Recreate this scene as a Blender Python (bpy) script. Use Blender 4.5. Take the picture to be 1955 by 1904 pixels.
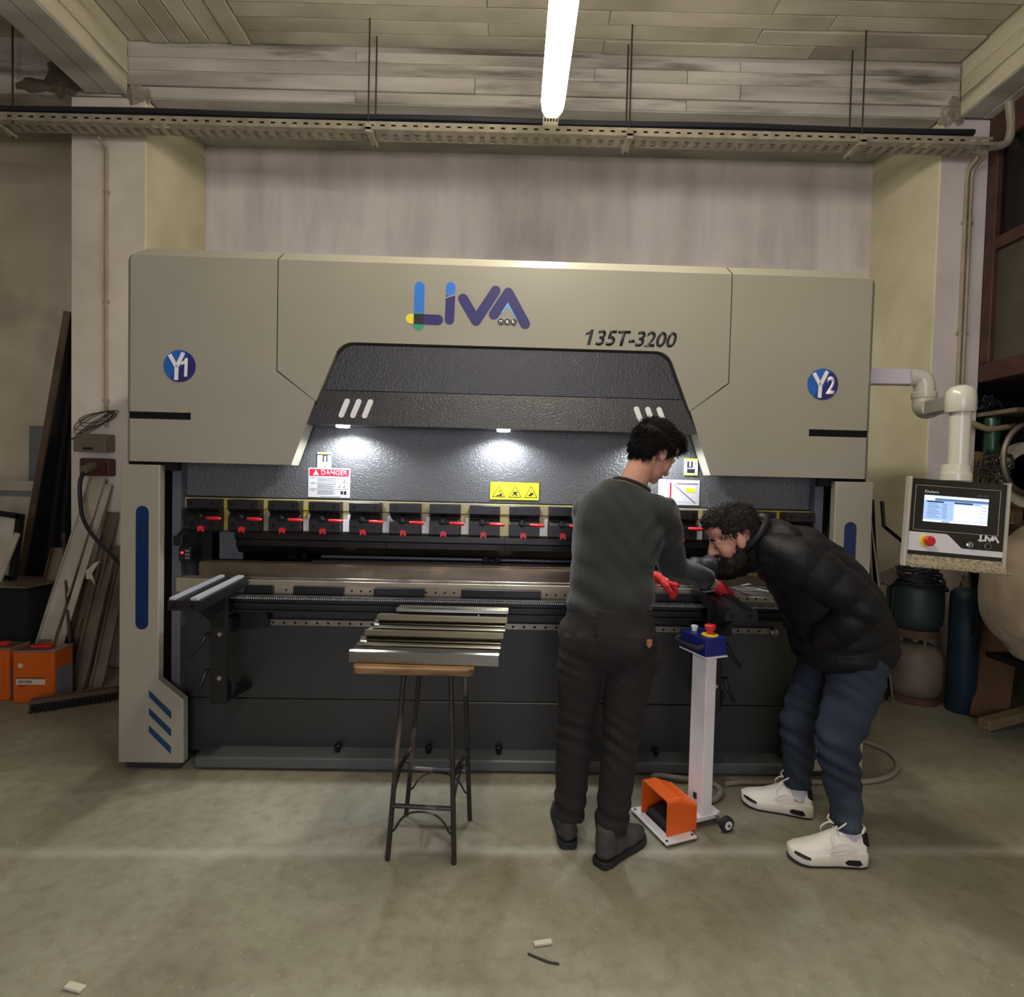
import bpy, bmesh, math, random
from mathutils import Vector, Matrix, noise
from math import sin, cos, pi, radians, sqrt

for o in list(bpy.data.objects):
    bpy.data.objects.remove(o, do_unlink=True)
SC = bpy.context.scene
COL = SC.collection
rnd = random.Random(7)
V = Vector

# ------------------------------------------------------------------ camera
YAW, PITCH, ROLL = radians(0.1213), radians(1.6548), radians(1.3798)
fw = V((sin(YAW)*cos(PITCH), cos(YAW)*cos(PITCH), -sin(PITCH)))
r0 = V((cos(YAW), -sin(YAW), 0)); d0 = fw.cross(r0)
rt = r0*cos(ROLL) - d0*sin(ROLL); dn = fw.cross(rt)
cam_d = bpy.data.cameras.new('camera'); cam = bpy.data.objects.new('camera', cam_d); COL.objects.link(cam)
mw = Matrix((rt, -dn, -fw)).transposed().to_4x4(); mw.translation = V((0.04536, -2.78867, 1.51))
cam.matrix_world = mw
cam_d.sensor_fit = 'HORIZONTAL'; cam_d.sensor_width = 36.0; cam_d.lens = 36.0*1050/1955
cam_d.clip_start = 0.05; cam_d.clip_end = 60
SC.camera = cam
# ------------------------------------------------------------------ light and exposure
SC.view_settings.view_transform = 'Standard'; SC.view_settings.look = 'None'
SC.view_settings.gamma = 1.0; SC.view_settings.use_curve_mapping = False
SC.view_settings.exposure = 0.0
LAMP_STRENGTH = 64.0          # ceiling tube lamps
LAMP_COLOR = (1.0, 0.93, 0.77)
LED_POWER = 9.0               # three work lights under the machine hood
LED_COLOR = (0.90, 0.94, 1.0)
W = bpy.data.worlds.new('world'); SC.world = W; W.use_nodes = True
W.node_tree.nodes['Background'].inputs[0].default_value = (0.9, 0.95, 1.0, 1)
W.node_tree.nodes['Background'].inputs[1].default_value = 0.02

# cool daylight that enters through the open workshop gate behind the camera
gd = bpy.data.lights.new('gate_daylight', 'AREA'); gd.shape = 'RECTANGLE'; gd.size = 2.6; gd.size_y = 3.2; gd.energy = 95; gd.color = (0.90, 0.86, 1.0)
go = bpy.data.objects.new('gate_daylight', gd); COL.objects.link(go); go.location = (0.0, -5.95, 1.75); go.rotation_euler = (radians(90), 0, 0)

# ------------------------------------------------------------------ materials
def lin(c):
    return tuple((x/255/12.92 if x/255 <= 0.04045 else ((x/255+0.055)/1.055)**2.4) for x in c) + (1.0,)
MATS = {}
def mat(name, c, rough=0.6, metal=0.0, c2=None, scale=6.0, detail=5.0, lo=0.35, hi=0.7, bump=0.0, bscale=60.0, bdist=0.004,
        c3=None, scale3=2.0, lo3=0.5, hi3=0.7, stretch=None, coat=0.0, emit=None, estr=0.0, spec=0.5, sheen=0.0, rvar=0.0, alpha=1.0, trans=0.0, rand=False):
    m = bpy.data.materials.new(name); m.use_nodes = True; nt = m.node_tree; N = nt.nodes; L = nt.links
    b = N['Principled BSDF']
    b.inputs['Base Color'].default_value = lin(c); b.inputs['Roughness'].default_value = rough; b.inputs['Metallic'].default_value = metal
    b.inputs['Specular IOR Level'].default_value = spec; b.inputs['Coat Weight'].default_value = coat
    b.inputs['Sheen Weight'].default_value = sheen; b.inputs['Alpha'].default_value = alpha; b.inputs['Transmission Weight'].default_value = trans
    if emit:
        b.inputs['Emission Color'].default_value = lin(emit); b.inputs['Emission Strength'].default_value = estr
    tc = N.new('ShaderNodeTexCoord'); mp = N.new('ShaderNodeMapping'); L.new(tc.outputs['Object'], mp.inputs['Vector'])
    if stretch: mp.inputs['Scale'].default_value = stretch
    if rand:          # every plank or strip gets its own piece of the pattern
        oi = N.new('ShaderNodeObjectInfo'); vm = N.new('ShaderNodeVectorMath'); vm.operation = 'SCALE'; vm.inputs[0].default_value = (31.0, 17.0, 23.0)
        L.new(oi.outputs['Random'], vm.inputs['Scale']); L.new(vm.outputs[0], mp.inputs['Location'])
    if c2:
        t = N.new('ShaderNodeTexNoise'); t.inputs['Scale'].default_value = scale; t.inputs['Detail'].default_value = detail
        L.new(mp.outputs[0], t.inputs['Vector'])
        r = N.new('ShaderNodeMapRange'); r.inputs['From Min'].default_value = lo; r.inputs['From Max'].default_value = hi
        L.new(t.outputs['Fac'], r.inputs['Value'])
        mx = N.new('ShaderNodeMix'); mx.data_type = 'RGBA'; mx.inputs[6].default_value = lin(c); mx.inputs[7].default_value = lin(c2)
        L.new(r.outputs[0], mx.inputs[0]); out = mx.outputs[2]
        if c3:
            t3 = N.new('ShaderNodeTexNoise'); t3.inputs['Scale'].default_value = scale3; t3.inputs['Detail'].default_value = 6
            L.new((mp if rand else tc).outputs[0 if rand else 'Object'], t3.inputs['Vector'])
            r3 = N.new('ShaderNodeMapRange'); r3.inputs['From Min'].default_value = lo3; r3.inputs['From Max'].default_value = hi3
            L.new(t3.outputs['Fac'], r3.inputs['Value'])
            m3 = N.new('ShaderNodeMix'); m3.data_type = 'RGBA'; m3.inputs[7].default_value = lin(c3)
            L.new(out, m3.inputs[6]); L.new(r3.outputs[0], m3.inputs[0]); out = m3.outputs[2]
        L.new(out, b.inputs['Base Color'])
        if rvar:
            rr = N.new('ShaderNodeMapRange'); rr.inputs['To Min'].default_value = rough-rvar; rr.inputs['To Max'].default_value = rough+rvar
            L.new(t.outputs['Fac'], rr.inputs['Value']); L.new(rr.outputs[0], b.inputs['Roughness'])
    if bump:
        tb = N.new('ShaderNodeTexNoise'); tb.inputs['Scale'].default_value = bscale; tb.inputs['Detail'].default_value = 4
        L.new(mp.outputs[0], tb.inputs['Vector'])
        bp = N.new('ShaderNodeBump'); bp.inputs['Strength'].default_value = bump; bp.inputs['Distance'].default_value = bdist
        L.new(tb.outputs['Fac'], bp.inputs['Height']); L.new(bp.outputs[0], b.inputs['Normal'])
    MATS[name] = m
    return m

mat('ceil_concrete', (196,190,174), 0.9, c2=(164,157,140), scale=3, bump=0.5, bscale=30, c3=(140,133,117), scale3=1.4, lo3=0.52, hi3=0.75, stretch=(0.6,1,1), rand=True)
mat('beam_concrete', (208,202,194), 0.9, c2=(158,150,140), scale=2.2, detail=9, stretch=(0.35,1,2.5), bump=0.6, bscale=40, c3=(108,100,88), scale3=3.0, lo3=0.54, hi3=0.70, rand=True)
mat('beam_concrete_warm', (204,198,174), 0.9, c2=(166,158,132), scale=2.5, detail=9, stretch=(1,0.35,2), bump=0.6, bscale=40, c3=(124,116,96), scale3=3, lo3=0.57, hi3=0.75, rand=True)
mat('beam_under', (186,184,174), 0.9, c2=(148,145,134), scale=4, stretch=(0.3,1,1), bump=0.5, bscale=40)
mat('plaster_wall', (233,226,225), 0.9, c2=(206,198,197), scale=2.0, detail=9, stretch=(3,1,0.45), bump=0.35, bscale=70, c3=(238,229,222), scale3=3, lo3=0.5, hi3=0.8)
mat('plaster_lamp_tint', (228,222,192), 0.9, c2=(202,194,160), scale=1.6, detail=8, bump=0.35, bscale=60)  # yellow-green lamp light on the pillar sides, put into the plaster colour
mat('pillar_paint', (230,221,208), 0.9, c2=(208,198,182), scale=2.5, detail=8, bump=0.4, bscale=70)
mat('pillar_paint_right', (228,219,218), 0.9, c2=(206,197,192), scale=2.5, detail=8, bump=0.4, bscale=70)
mat('wall_left_plaster', (222,214,190), 0.9, c2=(194,185,160), scale=1.5, detail=8, bump=0.4, bscale=50, c3=(160,150,130), scale3=1.2, lo3=0.6, hi3=0.85)
mat('dark_stain', (78,70,58), 0.95, c2=(104,96,80), scale=14, bump=0.5, bscale=40)
mat('broken_plaster', (176,166,150), 0.95, c2=(120,110,96), scale=12, bump=0.9, bscale=30, bdist=0.02)
mat('galvanised', (176,168,150), 0.6, 0.25, c2=(146,138,120), scale=9)
mat('rod_steel', (70,66,56), 0.6, 0.5)
mat('pvc_conduit', (176,160,138), 0.5, c2=(150,136,112), scale=5)
mat('beige_paint', (157,153,138), 0.38, c2=(151,147,132), scale=2, bump=0.10, bscale=420, bdist=0.001)
mat('grey_frame', (88,92,100), 0.45, bump=0.1, bscale=300, bdist=0.001)
mat('wrinkle_black', (36,36,39), 0.34, c2=(42,42,46), scale=8, bump=0.7, bscale=120, bdist=0.004, spec=0.9)
mat('wrinkle_grey', (84,86,87), 0.34, c2=(76,78,79), scale=3, bump=0.85, bscale=125, bdist=0.005, spec=0.9)
mat('sign_white', (196,198,202), 0.5)
mat('beam_grey', (50,52,52), 0.42, c2=(43,45,44), scale=2, bump=0.2, bscale=160, bdist=0.002)
mat('ledge_grey', (88,92,92), 0.4, c2=(84,88,90), scale=5, bump=0.2, bscale=120, bdist=0.002)
mat('black_part', (17,17,18), 0.42)
mat('black_matte', (14,14,14), 0.85)
mat('bolt_dark', (46,46,48), 0.35, 0.8)
mat('steel_bright', (205,208,214), 0.22, 1.0, c2=(180,182,188), scale=20)
mat('steel_mid', (150,148,140), 0.38, 0.9, c2=(120,116,106), scale=9)
mat('steel_brown', (118,106,90), 0.40, 0.75, c2=(86,74,60), scale=5, detail=8, stretch=(0.6,1,3), c3=(160,142,104), scale3=4, lo3=0.56, hi3=0.75, rvar=0.1)
mat('rail_silver', (196,198,204), 0.3, 0.35)
mat('aluminium_dull', (150,144,126), 0.32, 0.9, c2=(112,106,90), scale=4, detail=6, stretch=(0.5,6,6), rvar=0.08)
mat('steel_holder', (172,162,142), 0.40, 0.5, c2=(134,124,106), scale=4, detail=8, stretch=(0.5,1,3), rvar=0.1)
mat('punch_steel', (58,56,54), 0.35, 0.85, c2=(36,35,36), scale=6, detail=8, stretch=(0.6,1,2))
mat('rail_yellow', (168,150,62), 0.55, c2=(150,142,112), scale=5, detail=3, lo=0.42, hi=0.58, stretch=(1.2,1,1))
mat('white_plastic', (222,222,224), 0.5)
mat('white_paint', (226,222,222), 0.45, c2=(214,208,206), scale=5)
mat('red_plastic', (206,34,40), 0.4)
mat('blue_vinyl', (10,44,92), 0.25, c2=(8,36,78), scale=4)
mat('teal_vinyl', (16,64,98), 0.35, c2=(10,46,80), scale=12)
mat('ink_blue', (44,118,214), 0.45); mat('ink_navy', (42,38,104), 0.45); mat('ink_yellow', (236,226,70), 0.45)
mat('ink_green', (48,152,124), 0.45); mat('ink_black', (30,30,32), 0.5); mat('ink_light', (110,178,236), 0.45)
mat('ink_white', (236,236,238), 0.5); mat('ink_red', (196,22,52), 0.45); mat('ink_grey', (120,120,126), 0.6)
mat('sticker_blue', (36,98,178), 0.4); mat('sticker_mid', (30,70,140), 0.4); mat('sign_yellow', (222,224,36), 0.45)
mat('navy_box', (22,34,112), 0.35); mat('yellow_plastic', (228,206,40), 0.45)
mat('orange_paint', (226,96,28), 0.45, bump=0.1, bscale=200, bdist=0.001, c2=(216,88,22), scale=5)
mat('can_orange', (208,98,26), 0.35, c2=(196,88,20), scale=3); mat('tin', (190,186,170), 0.35, 0.85, c2=(160,156,140), scale=6)
mat('can_grey', (120,124,128), 0.4)
mat('wood_seat', (150,116,66), 0.55, c2=(92,66,36), scale=5, detail=9, stretch=(1,6,6), bump=0.3, bscale=60, c3=(62,46,28), scale3=5, lo3=0.55, hi3=0.72)
mat('wood_edge', (176,142,92), 0.6, c2=(122,90,50), scale=8, stretch=(1,5,5))
mat('leg_paint', (52,48,46), 0.4, 0.3, c2=(112,100,90), scale=9, detail=6, lo=0.55, hi=0.66, stretch=(1,1,0.6))
mat('aluminium', (176,176,168), 0.20, 1.0, c2=(140,138,126), scale=4, detail=6, stretch=(0.5,6,6), rvar=0.08)
mat('rubber', (34,33,32), 0.7); mat('cable_grey', (140,134,122), 0.5, bump=0.6, bscale=150, bdist=0.003)
mat('cable_black', (24,26,34), 0.5)
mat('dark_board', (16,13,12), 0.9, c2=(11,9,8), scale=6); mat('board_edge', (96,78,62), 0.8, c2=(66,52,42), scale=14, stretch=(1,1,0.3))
mat('dirty_white', (202,196,178), 0.6, c2=(166,158,138), scale=4, detail=8); mat('dirty_alu', (150,140,122), 0.45, 0.6, c2=(104,94,78), scale=4, detail=8, stretch=(1,1,0.5))
mat('rust_brown', (96,70,50), 0.8, c2=(66,48,36), scale=8); mat('window_brown', (82,52,42), 0.65, c2=(62,38,32), scale=7)
mat('dusty_glass', (84,80,66), 0.45, c2=(70,66,54), scale=6, c3=(120,116,100), scale3=9, lo3=0.68, hi3=0.8); mat('dark_glass', (22,18,18), 0.3)
mat('gas_green', (44,58,54), 0.5, c2=(42,56,52), scale=5); mat('gas_beige', (120,110,92), 0.6, c2=(96,86,70), scale=5); mat('gas_blue', (22,46,64), 0.5, c2=(18,36,52), scale=5)
mat('old_wood', (104,74,46), 0.8, c2=(74,52,32), scale=4, stretch=(1,1,0.2), detail=8); mat('pale_wood', (150,132,98), 0.8, c2=(110,94,66), scale=5, detail=8, stretch=(0.3,1,1))
mat('plywood', (186,158,108), 0.7, c2=(164,136,88), scale=5); mat('glass_green', (34,74,52), 0.3, c2=(26,58,42), scale=5)
mat('sack', (176,158,130), 0.95, c2=(156,138,112), scale=6, bump=0.6, bscale=120, sheen=0.3); mat('cream_enamel', (206,198,170), 0.4)
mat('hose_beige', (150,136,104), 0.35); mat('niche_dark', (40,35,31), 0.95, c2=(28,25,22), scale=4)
mat('bristle', (38,32,28), 0.9, bump=1.0, bscale=160, bdist=0.01, stretch=(1,1,0.15)); mat('old_timber', (92,78,62), 0.85, c2=(62,52,42), scale=6, stretch=(0.2,1,1))
mat('skin', (196,146,124), 0.5, c2=(184,130,110), scale=9, spec=0.4); mat('skin_arm', (204,152,126), 0.55)
mat('hair_dark', (24,20,17), 0.75, c2=(17,14,12), scale=40, spec=0.2); mat('hair_brown', (42,35,28), 0.65, c2=(27,22,19), scale=40, spec=0.3); mat('beard', (54,41,33), 0.6, c2=(36,28,24), scale=60)
mat('sweater', (42,44,42), 0.95, c2=(36,38,37), scale=5, bump=0.5, bscale=420, bdist=0.002, sheen=0.15)
mat('trousers', (34,28,27), 0.9, c2=(27,22,22), scale=6, bump=0.3, bscale=300, bdist=0.002)
mat('boot', (70,67,64), 0.7, c2=(52,50,48), scale=9, bump=0.4, bscale=60); mat('boot_sole', (34,33,33), 0.8); mat('lace_dark', (50,48,46), 0.8)
mat('glove_red', (198,40,36), 0.75, c2=(178,30,30), scale=12, bump=0.4, bscale=150, bdist=0.003); mat('glove_black', (30,28,28), 0.8)
mat('jacket', (16,16,21), 0.6, c2=(12,12,16), scale=5, bump=0.25, bscale=50, bdist=0.006, spec=0.3); mat('jacket_navy', (36,39,62), 0.55, c2=(28,30,48), scale=7, bump=0.35, bscale=60, bdist=0.006)
mat('jeans', (37,48,64), 0.85, c2=(25,33,46), scale=4.5, detail=6, bump=0.3, bscale=260, bdist=0.002, c3=(78,92,104), scale3=4, lo3=0.56, hi3=0.8)
mat('shoe_white', (242,238,226), 0.6, c2=(230,225,210), scale=9); mat('sole_white', (240,235,220), 0.55, c2=(222,215,194), scale=6); mat('sock', (198,198,204), 0.9)
mat('leather_tag', (150,104,72), 0.6); mat('eye_white', (225,220,214), 0.3); mat('eye_dark', (30,22,18), 0.2); mat('lip', (170,104,92), 0.5)
mat('paper', (206,198,176), 0.8); mat('wire_dark', (58,52,44), 0.7); mat('brown_socket', (92,50,40), 0.5, c2=(70,38,32), scale=12); mat('box_taupe', (120,110,92), 0.5)
mat('lamp_glow', (255,250,235), 0.5); mat('lamp_body', (200,196,184), 0.5)
mat('led_glow', (255,255,255), 0.5, emit=(235,244,255), estr=20.0)
mat('led_red', (255,60,50), 0.4, emit=(255,40,40), estr=3.0)
mat('screen_base', (170,196,232), 0.3, emit=(150,184,232), estr=0.8); mat('screen_white', (240,246,255), 0.3, emit=(232,242,255), estr=0.85)
mat('screen_bar', (80,110,160), 0.3, emit=(90,120,176), estr=0.6); mat('screen_dark', (40,56,90), 0.3, emit=(40,60,100), estr=0.4)
mat('gloss_black', (16,16,18), 0.12, coat=0.5)
mat('panel_grey', (178,172,160), 0.4); mat('arm_cream', (206,202,188), 0.25, coat=0.4); mat('arm_grey', (150,150,138), 0.35); mat('arm_lilac', (206,198,210), 0.35)
mat('tray_speckle', (170,160,134), 0.6, c2=(128,118,96), scale=90, detail=2, lo=0.45, hi=0.55)
lg = MATS['lamp_glow'].node_tree.nodes['Principled BSDF']
lg.inputs['Emission Color'].default_value = LAMP_COLOR + (1,); lg.inputs['Emission Strength'].default_value = LAMP_STRENGTH

def floor_material():
    m = bpy.data.materials.new('floor_concrete'); m.use_nodes = True; nt = m.node_tree; N = nt.nodes; L = nt.links; b = N['Principled BSDF']
    tc = N.new('ShaderNodeTexCoord')
    def nz(s, d, lo, hi):
        t = N.new('ShaderNodeTexNoise'); t.inputs['Scale'].default_value = s; t.inputs['Detail'].default_value = d; t.inputs['Roughness'].default_value = 0.6
        L.new(tc.outputs['Object'], t.inputs['Vector'])
        r = N.new('ShaderNodeMapRange'); r.inputs['From Min'].default_value = lo; r.inputs['From Max'].default_value = hi
        L.new(t.outputs['Fac'], r.inputs['Value']); return t, r.outputs[0]
    def mix(a, bcol, fac, s=1.0):
        x = N.new('ShaderNodeMix'); x.data_type = 'RGBA'
        if isinstance(a, tuple): x.inputs[6].default_value = a
        else: L.new(a, x.inputs[6])
        x.inputs[7].default_value = bcol
        if s != 1.0:
            q = N.new('ShaderNodeMath'); q.operation = 'MULTIPLY'; q.inputs[1].default_value = s; L.new(fac, q.inputs[0]); fac = q.outputs[0]
        L.new(fac, x.inputs[0]); return x.outputs[2]
    t1, f1 = nz(1.3, 9, 0.35, 0.7); t2, f2 = nz(16, 6, 0.45, 0.75); t3, f3 = nz(0.7, 5, 0.52, 0.75); t4, f4 = nz(60, 3, 0.62, 0.75)
    c = mix(lin((158,154,136)), lin((124,119,99)), f1); c = mix(c, lin((104,97,80)), f2, 0.5); c = mix(c, lin((106,95,72)), f3, 0.65); c = mix(c, lin((200,195,180)), f4, 0.4)
    # pale worn joint line across the floor
    sp = N.new('ShaderNodeSeparateXYZ'); L.new(tc.outputs['Object'], sp.inputs[0])
    a = N.new('ShaderNodeMath'); a.operation = 'MULTIPLY_ADD'; a.inputs[1].default_value = -0.037; a.inputs[2].default_value = 0.585; L.new(sp.outputs[0], a.inputs[0])
    s = N.new('ShaderNodeMath'); s.operation = 'ADD'; L.new(sp.outputs[1], s.inputs[0]); L.new(a.outputs[0], s.inputs[1])
    ab = N.new('ShaderNodeMath'); ab.operation = 'ABSOLUTE'; L.new(s.outputs[0], ab.inputs[0])
    rr = N.new('ShaderNodeMapRange'); rr.inputs['From Min'].default_value = 0.0; rr.inputs['From Max'].default_value = 0.045; rr.inputs['To Min'].default_value = 0.34; rr.inputs['To Max'].default_value = 0.0
    L.new(ab.outputs[0], rr.inputs['Value']); c = mix(c, lin((204,200,188)), rr.outputs[0])
    L.new(c, b.inputs['Base Color'])
    ro = N.new('ShaderNodeMapRange'); ro.inputs['To Min'].default_value = 0.5; ro.inputs['To Max'].default_value = 0.85; L.new(t1.outputs['Fac'], ro.inputs['Value']); L.new(ro.outputs[0], b.inputs['Roughness'])
    bp = N.new('ShaderNodeBump'); bp.inputs['Strength'].default_value = 0.25; bp.inputs['Distance'].default_value = 0.004; L.new(t2.outputs['Fac'], bp.inputs['Height']); L.new(bp.outputs[0], b.inputs['Normal'])
    MATS['floor_concrete'] = m
floor_material()

# ------------------------------------------------------------------ mesh helpers
class B:
    def __init__(s): s.bm = bmesh.new()
    def box(s, x0, x1, y0, y1, z0, z1):
        if x0 > x1: x0, x1 = x1, x0
        if y0 > y1: y0, y1 = y1, y0
        if z0 > z1: z0, z1 = z1, z0
        v = [s.bm.verts.new(p) for p in ((x0,y0,z0),(x1,y0,z0),(x1,y1,z0),(x0,y1,z0),(x0,y0,z1),(x1,y0,z1),(x1,y1,z1),(x0,y1,z1))]
        for f in ((0,3,2,1),(4,5,6,7),(0,1,5,4),(1,2,6,5),(2,3,7,6),(3,0,4,7)): s.bm.faces.new([v[i] for i in f])
        return s
    def obox(s, c, ax, ay, az):        # oriented box: centre and three half-axis vectors
        c, ax, ay, az = V(c), V(ax), V(ay), V(az)
        v = [s.bm.verts.new(c+i*ax+j*ay+k*az) for k in (-1,1) for j in (-1,1) for i in (-1,1)]
        for f in ((0,2,3,1),(4,5,7,6),(0,1,5,4),(1,3,7,5),(3,2,6,7),(2,0,4,6)): s.bm.faces.new([v[i] for i in f])
        return s
    def beam(s, p0, p1, w, h, up=(0,0,1)):   # bar from p0 to p1
        p0, p1 = V(p0), V(p1); t = (p1-p0); l = t.length; t = t/l; sd = t.cross(V(up))
        if sd.length < 1e-4: sd = t.cross(V((1,0,0)))
        sd.normalize(); u = sd.cross(t)
        return s.obox((p0+p1)/2, t*l/2, sd*w/2, u*h/2)
    def prism(s, poly, a, b, axis='y'):      # 2d polygon (x,z)/(x,y)/(y,z) extruded from a to b
        def P(q, d): return {'y': (q[0], d, q[1]), 'z': (q[0], q[1], d), 'x': (d, q[0], q[1])}[axis]
        A = [s.bm.verts.new(P(q, a)) for q in poly]; C = [s.bm.verts.new(P(q, b)) for q in poly]; n = len(poly)
        s.bm.faces.new(A); s.bm.faces.new(C[::-1])
        for i in range(n): s.bm.faces.new((A[i], C[i], C[(i+1) % n], A[(i+1) % n]))
        return s
    def ring(s, c, a, b, ra, rb, seg):
        return [s.bm.verts.new(c + a*(ra*cos(2*pi*i/seg)) + b*(rb*sin(2*pi*i/seg))) for i in range(seg)]
    def skin(s, rings, cap=True):
        for q in range(len(rings)-1):
            A, C = rings[q], rings[q+1]; n = len(A)
            for i in range(n): s.bm.faces.new((A[i], A[(i+1) % n], C[(i+1) % n], C[i]))
        if cap: s.bm.faces.new(rings[0][::-1]); s.bm.faces.new(rings[-1])
        return s
    def cyl(s, p0, p1, r0_, r1_=None, seg=14):
        p0, p1 = V(p0), V(p1); t = (p1-p0).normalized(); a = t.orthogonal().normalized(); b = t.cross(a)
        if r1_ is None: r1_ = r0_
        return s.skin([s.ring(p0,a,b,r0_,r0_,seg), s.ring(p1,a,b,r1_,r1_,seg)])
    def tube(s, pts, r, seg=10, ref=None, sm=0, round_ends=False):
        # r: number, or list of numbers / (ra, rb) pairs; ra lies along ref
        pts = [V(p) for p in pts]; n = len(pts)
        rr = [(x if isinstance(x, (tuple, list)) else (x, x)) for x in (r if isinstance(r, list) else [r]*n)]
        if sm:
            P2, R2 = [], []
            for i in range(n-1):
                p_1, p0, p1, p2 = pts[max(i-1,0)], pts[i], pts[i+1], pts[min(i+2,n-1)]
                q_1, q0, q1, q2 = rr[max(i-1,0)], rr[i], rr[i+1], rr[min(i+2,n-1)]
                for k in range(sm):
                    t = k/sm
                    h = lambda a,b,c,d: 0.5*((2*b)+(c-a)*t+(2*a-5*b+4*c-d)*t*t+(3*b-a-3*c+d)*t**3)
                    P2.append(V([h(p_1[j],p0[j],p1[j],p2[j]) for j in range(3)])); R2.append((h(q_1[0],q0[0],q1[0],q2[0]), h(q_1[1],q0[1],q1[1],q2[1])))
            P2.append(pts[-1]); R2.append(rr[-1]); pts, rr, n = P2, R2, len(P2)
        rings = []; prev = V(ref).normalized() if ref is not None else None
        for i in range(n):
            t = (pts[min(i+1,n-1)]-pts[max(i-1,0)]).normalized()
            base = V(ref) if ref is not None else prev
            if base is None: base = t.orthogonal()
            a = base - t*base.dot(t)
            if a.length < 1e-3: a = t.orthogonal()
            a.normalize(); prev = a; b = t.cross(a)
            if round_ends and i == 0:
                for k, q in ((0.95,0.3),(0.6,0.75)): rings.append(s.ring(pts[0]-t*max(rr[0])*k*0.9, a, b, rr[0][0]*q, rr[0][1]*q, seg))
            rings.append(s.ring(pts[i], a, b, rr[i][0], rr[i][1], seg))
            if round_ends and i == n-1:
                for k, q in ((0.6,0.75),(0.95,0.3)): rings.append(s.ring(pts[i]+t*max(rr[i])*k*0.9, a, b, rr[i][0]*q, rr[i][1]*q, seg))
        return s.skin(rings)
    def lathe(s, prof, c=(0,0,0), seg=24, axis='z'):
        c = V(c); a, b, t = {'z': (V((1,0,0)),V((0,1,0)),V((0,0,1))), 'y': (V((0,0,1)),V((1,0,0)),V((0,1,0))), 'x': (V((0,1,0)),V((0,0,1)),V((1,0,0)))}[axis]
        return s.skin([s.ring(c+t*h, a, b, max(r,1e-4), max(r,1e-4), seg) for r, h in prof])
    def ell(s, c, r, rot=None, u=16, v=10):
        M = Matrix.Translation(V(c)) @ ((rot.to_4x4() if rot is not None else Matrix.Identity(4)) @ Matrix.Diagonal((r[0],r[1],r[2],1)))
        bmesh.ops.create_uvsphere(s.bm, u_segments=u, v_segments=v, radius=1.0, matrix=M); return s
    def capsule2d(s, p, q, w, y0, y1, seg=8):   # rounded stroke in the xz plane
        p, q = V((p[0],p[1])), V((q[0],q[1])); d = (q-p).normalized(); n = V((-d.y, d.x)); r = w/2; poly = []
        a0 = math.atan2(n.y, n.x)
        for k in range(seg+1): a = a0+pi*k/seg; poly.append((p.x+r*cos(a), p.y+r*sin(a)))
        for k in range(seg+1): a = a0+pi+pi*k/seg; poly.append((q.x+r*cos(a), q.y+r*sin(a)))
        return s.prism(poly, y0, y1)
    def bevel(s, w, seg=2, ang=30):
        bmesh.ops.recalc_face_normals(s.bm, faces=s.bm.faces)
        e = [e for e in s.bm.edges if len(e.link_faces) == 2 and e.calc_face_angle(0) > radians(ang)]
        bmesh.ops.bevel(s.bm, geom=e, offset=w, segments=seg, affect='EDGES', clamp_overlap=True, profile=0.5); return s
    def mesh(s, name, m, smooth=False):
        bmesh.ops.recalc_face_normals(s.bm, faces=s.bm.faces)
        me = bpy.data.meshes.new(name); s.bm.to_mesh(me); s.bm.free()
        me.materials.append(MATS[m])
        if smooth:
            for p in me.polygons: p.use_smooth = True
            if smooth != 'all': me.set_sharp_from_angle(angle=radians(40))
        return me
    def obj(s, name, m, parent=None, smooth=False): return link(name, s.mesh(name, m, smooth), parent)
def link(name, me, parent=None):
    o = bpy.data.objects.new(name, me); COL.objects.link(o)
    if parent is not None:
        o.parent = parent
        if parent.get('_w'): o.matrix_parent_inverse = Matrix.Translation(-V(parent.location))
    return o
def thing(name, label, cat, loc=(0,0,0), rot=(0,0,0), group=None, world=False):
    o = bpy.data.objects.new(name, None); COL.objects.link(o); o.location = loc; o.rotation_euler = rot
    o.empty_display_size = 0.1
    if world: o['_w'] = 1
    return tag(o, label, cat, group)
def tag(o, label, cat, group=None):
    o['label'] = label; o['category'] = cat
    if group: o['group'] = group
    return o
def struct(o): o['kind'] = 'structure'; return o
def sub(o, label): o['label'] = label; return o
def child_of(name, me, part): # sub-part under a part that itself sits untransformed in its parent
    o = bpy.data.objects.new(name, me); COL.objects.link(o); o.parent = part; return o
def text_mesh(body, x0, x1, z0, z1, y, m, shear=0.0, bold=0.0, depth=0.0015, name='lettering', keep=False):
    cu = bpy.data.curves.new('txt', 'FONT'); cu.body = body; cu.shear = shear; cu.offset = bold; cu.extrude = 0; cu.resolution_u = 3
    o = bpy.data.objects.new('txt', cu); COL.objects.link(o)
    bpy.context.view_layer.update()
    me = bpy.data.meshes.new_from_object(o.evaluated_get(bpy.context.evaluated_depsgraph_get()))
    bpy.data.objects.remove(o, do_unlink=True)
    xs = [v.co.x for v in me.vertices]; ys = [v.co.y for v in me.vertices]
    sx = (x1-x0)/(max(xs)-min(xs)); sz = (z1-z0)/(max(ys)-min(ys))
    for v in me.vertices: v.co = V((x0+(v.co.x-min(xs))*sx, y, z0+(v.co.y-min(ys))*sz))
    bm = bmesh.new(); bm.from_mesh(me)
    r = bmesh.ops.extrude_face_region(bm, geom=bm.faces[:]); vs = [g for g in r['geom'] if isinstance(g, bmesh.types.BMVert)]
    bmesh.ops.translate(bm, verts=vs, vec=(0,-depth,0)); bmesh.ops.recalc_face_normals(bm, faces=bm.faces)
    bm.to_mesh(me); bm.free(); me.materials.clear(); me.materials.append(MATS[m]); me.name = name
    return me
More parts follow.
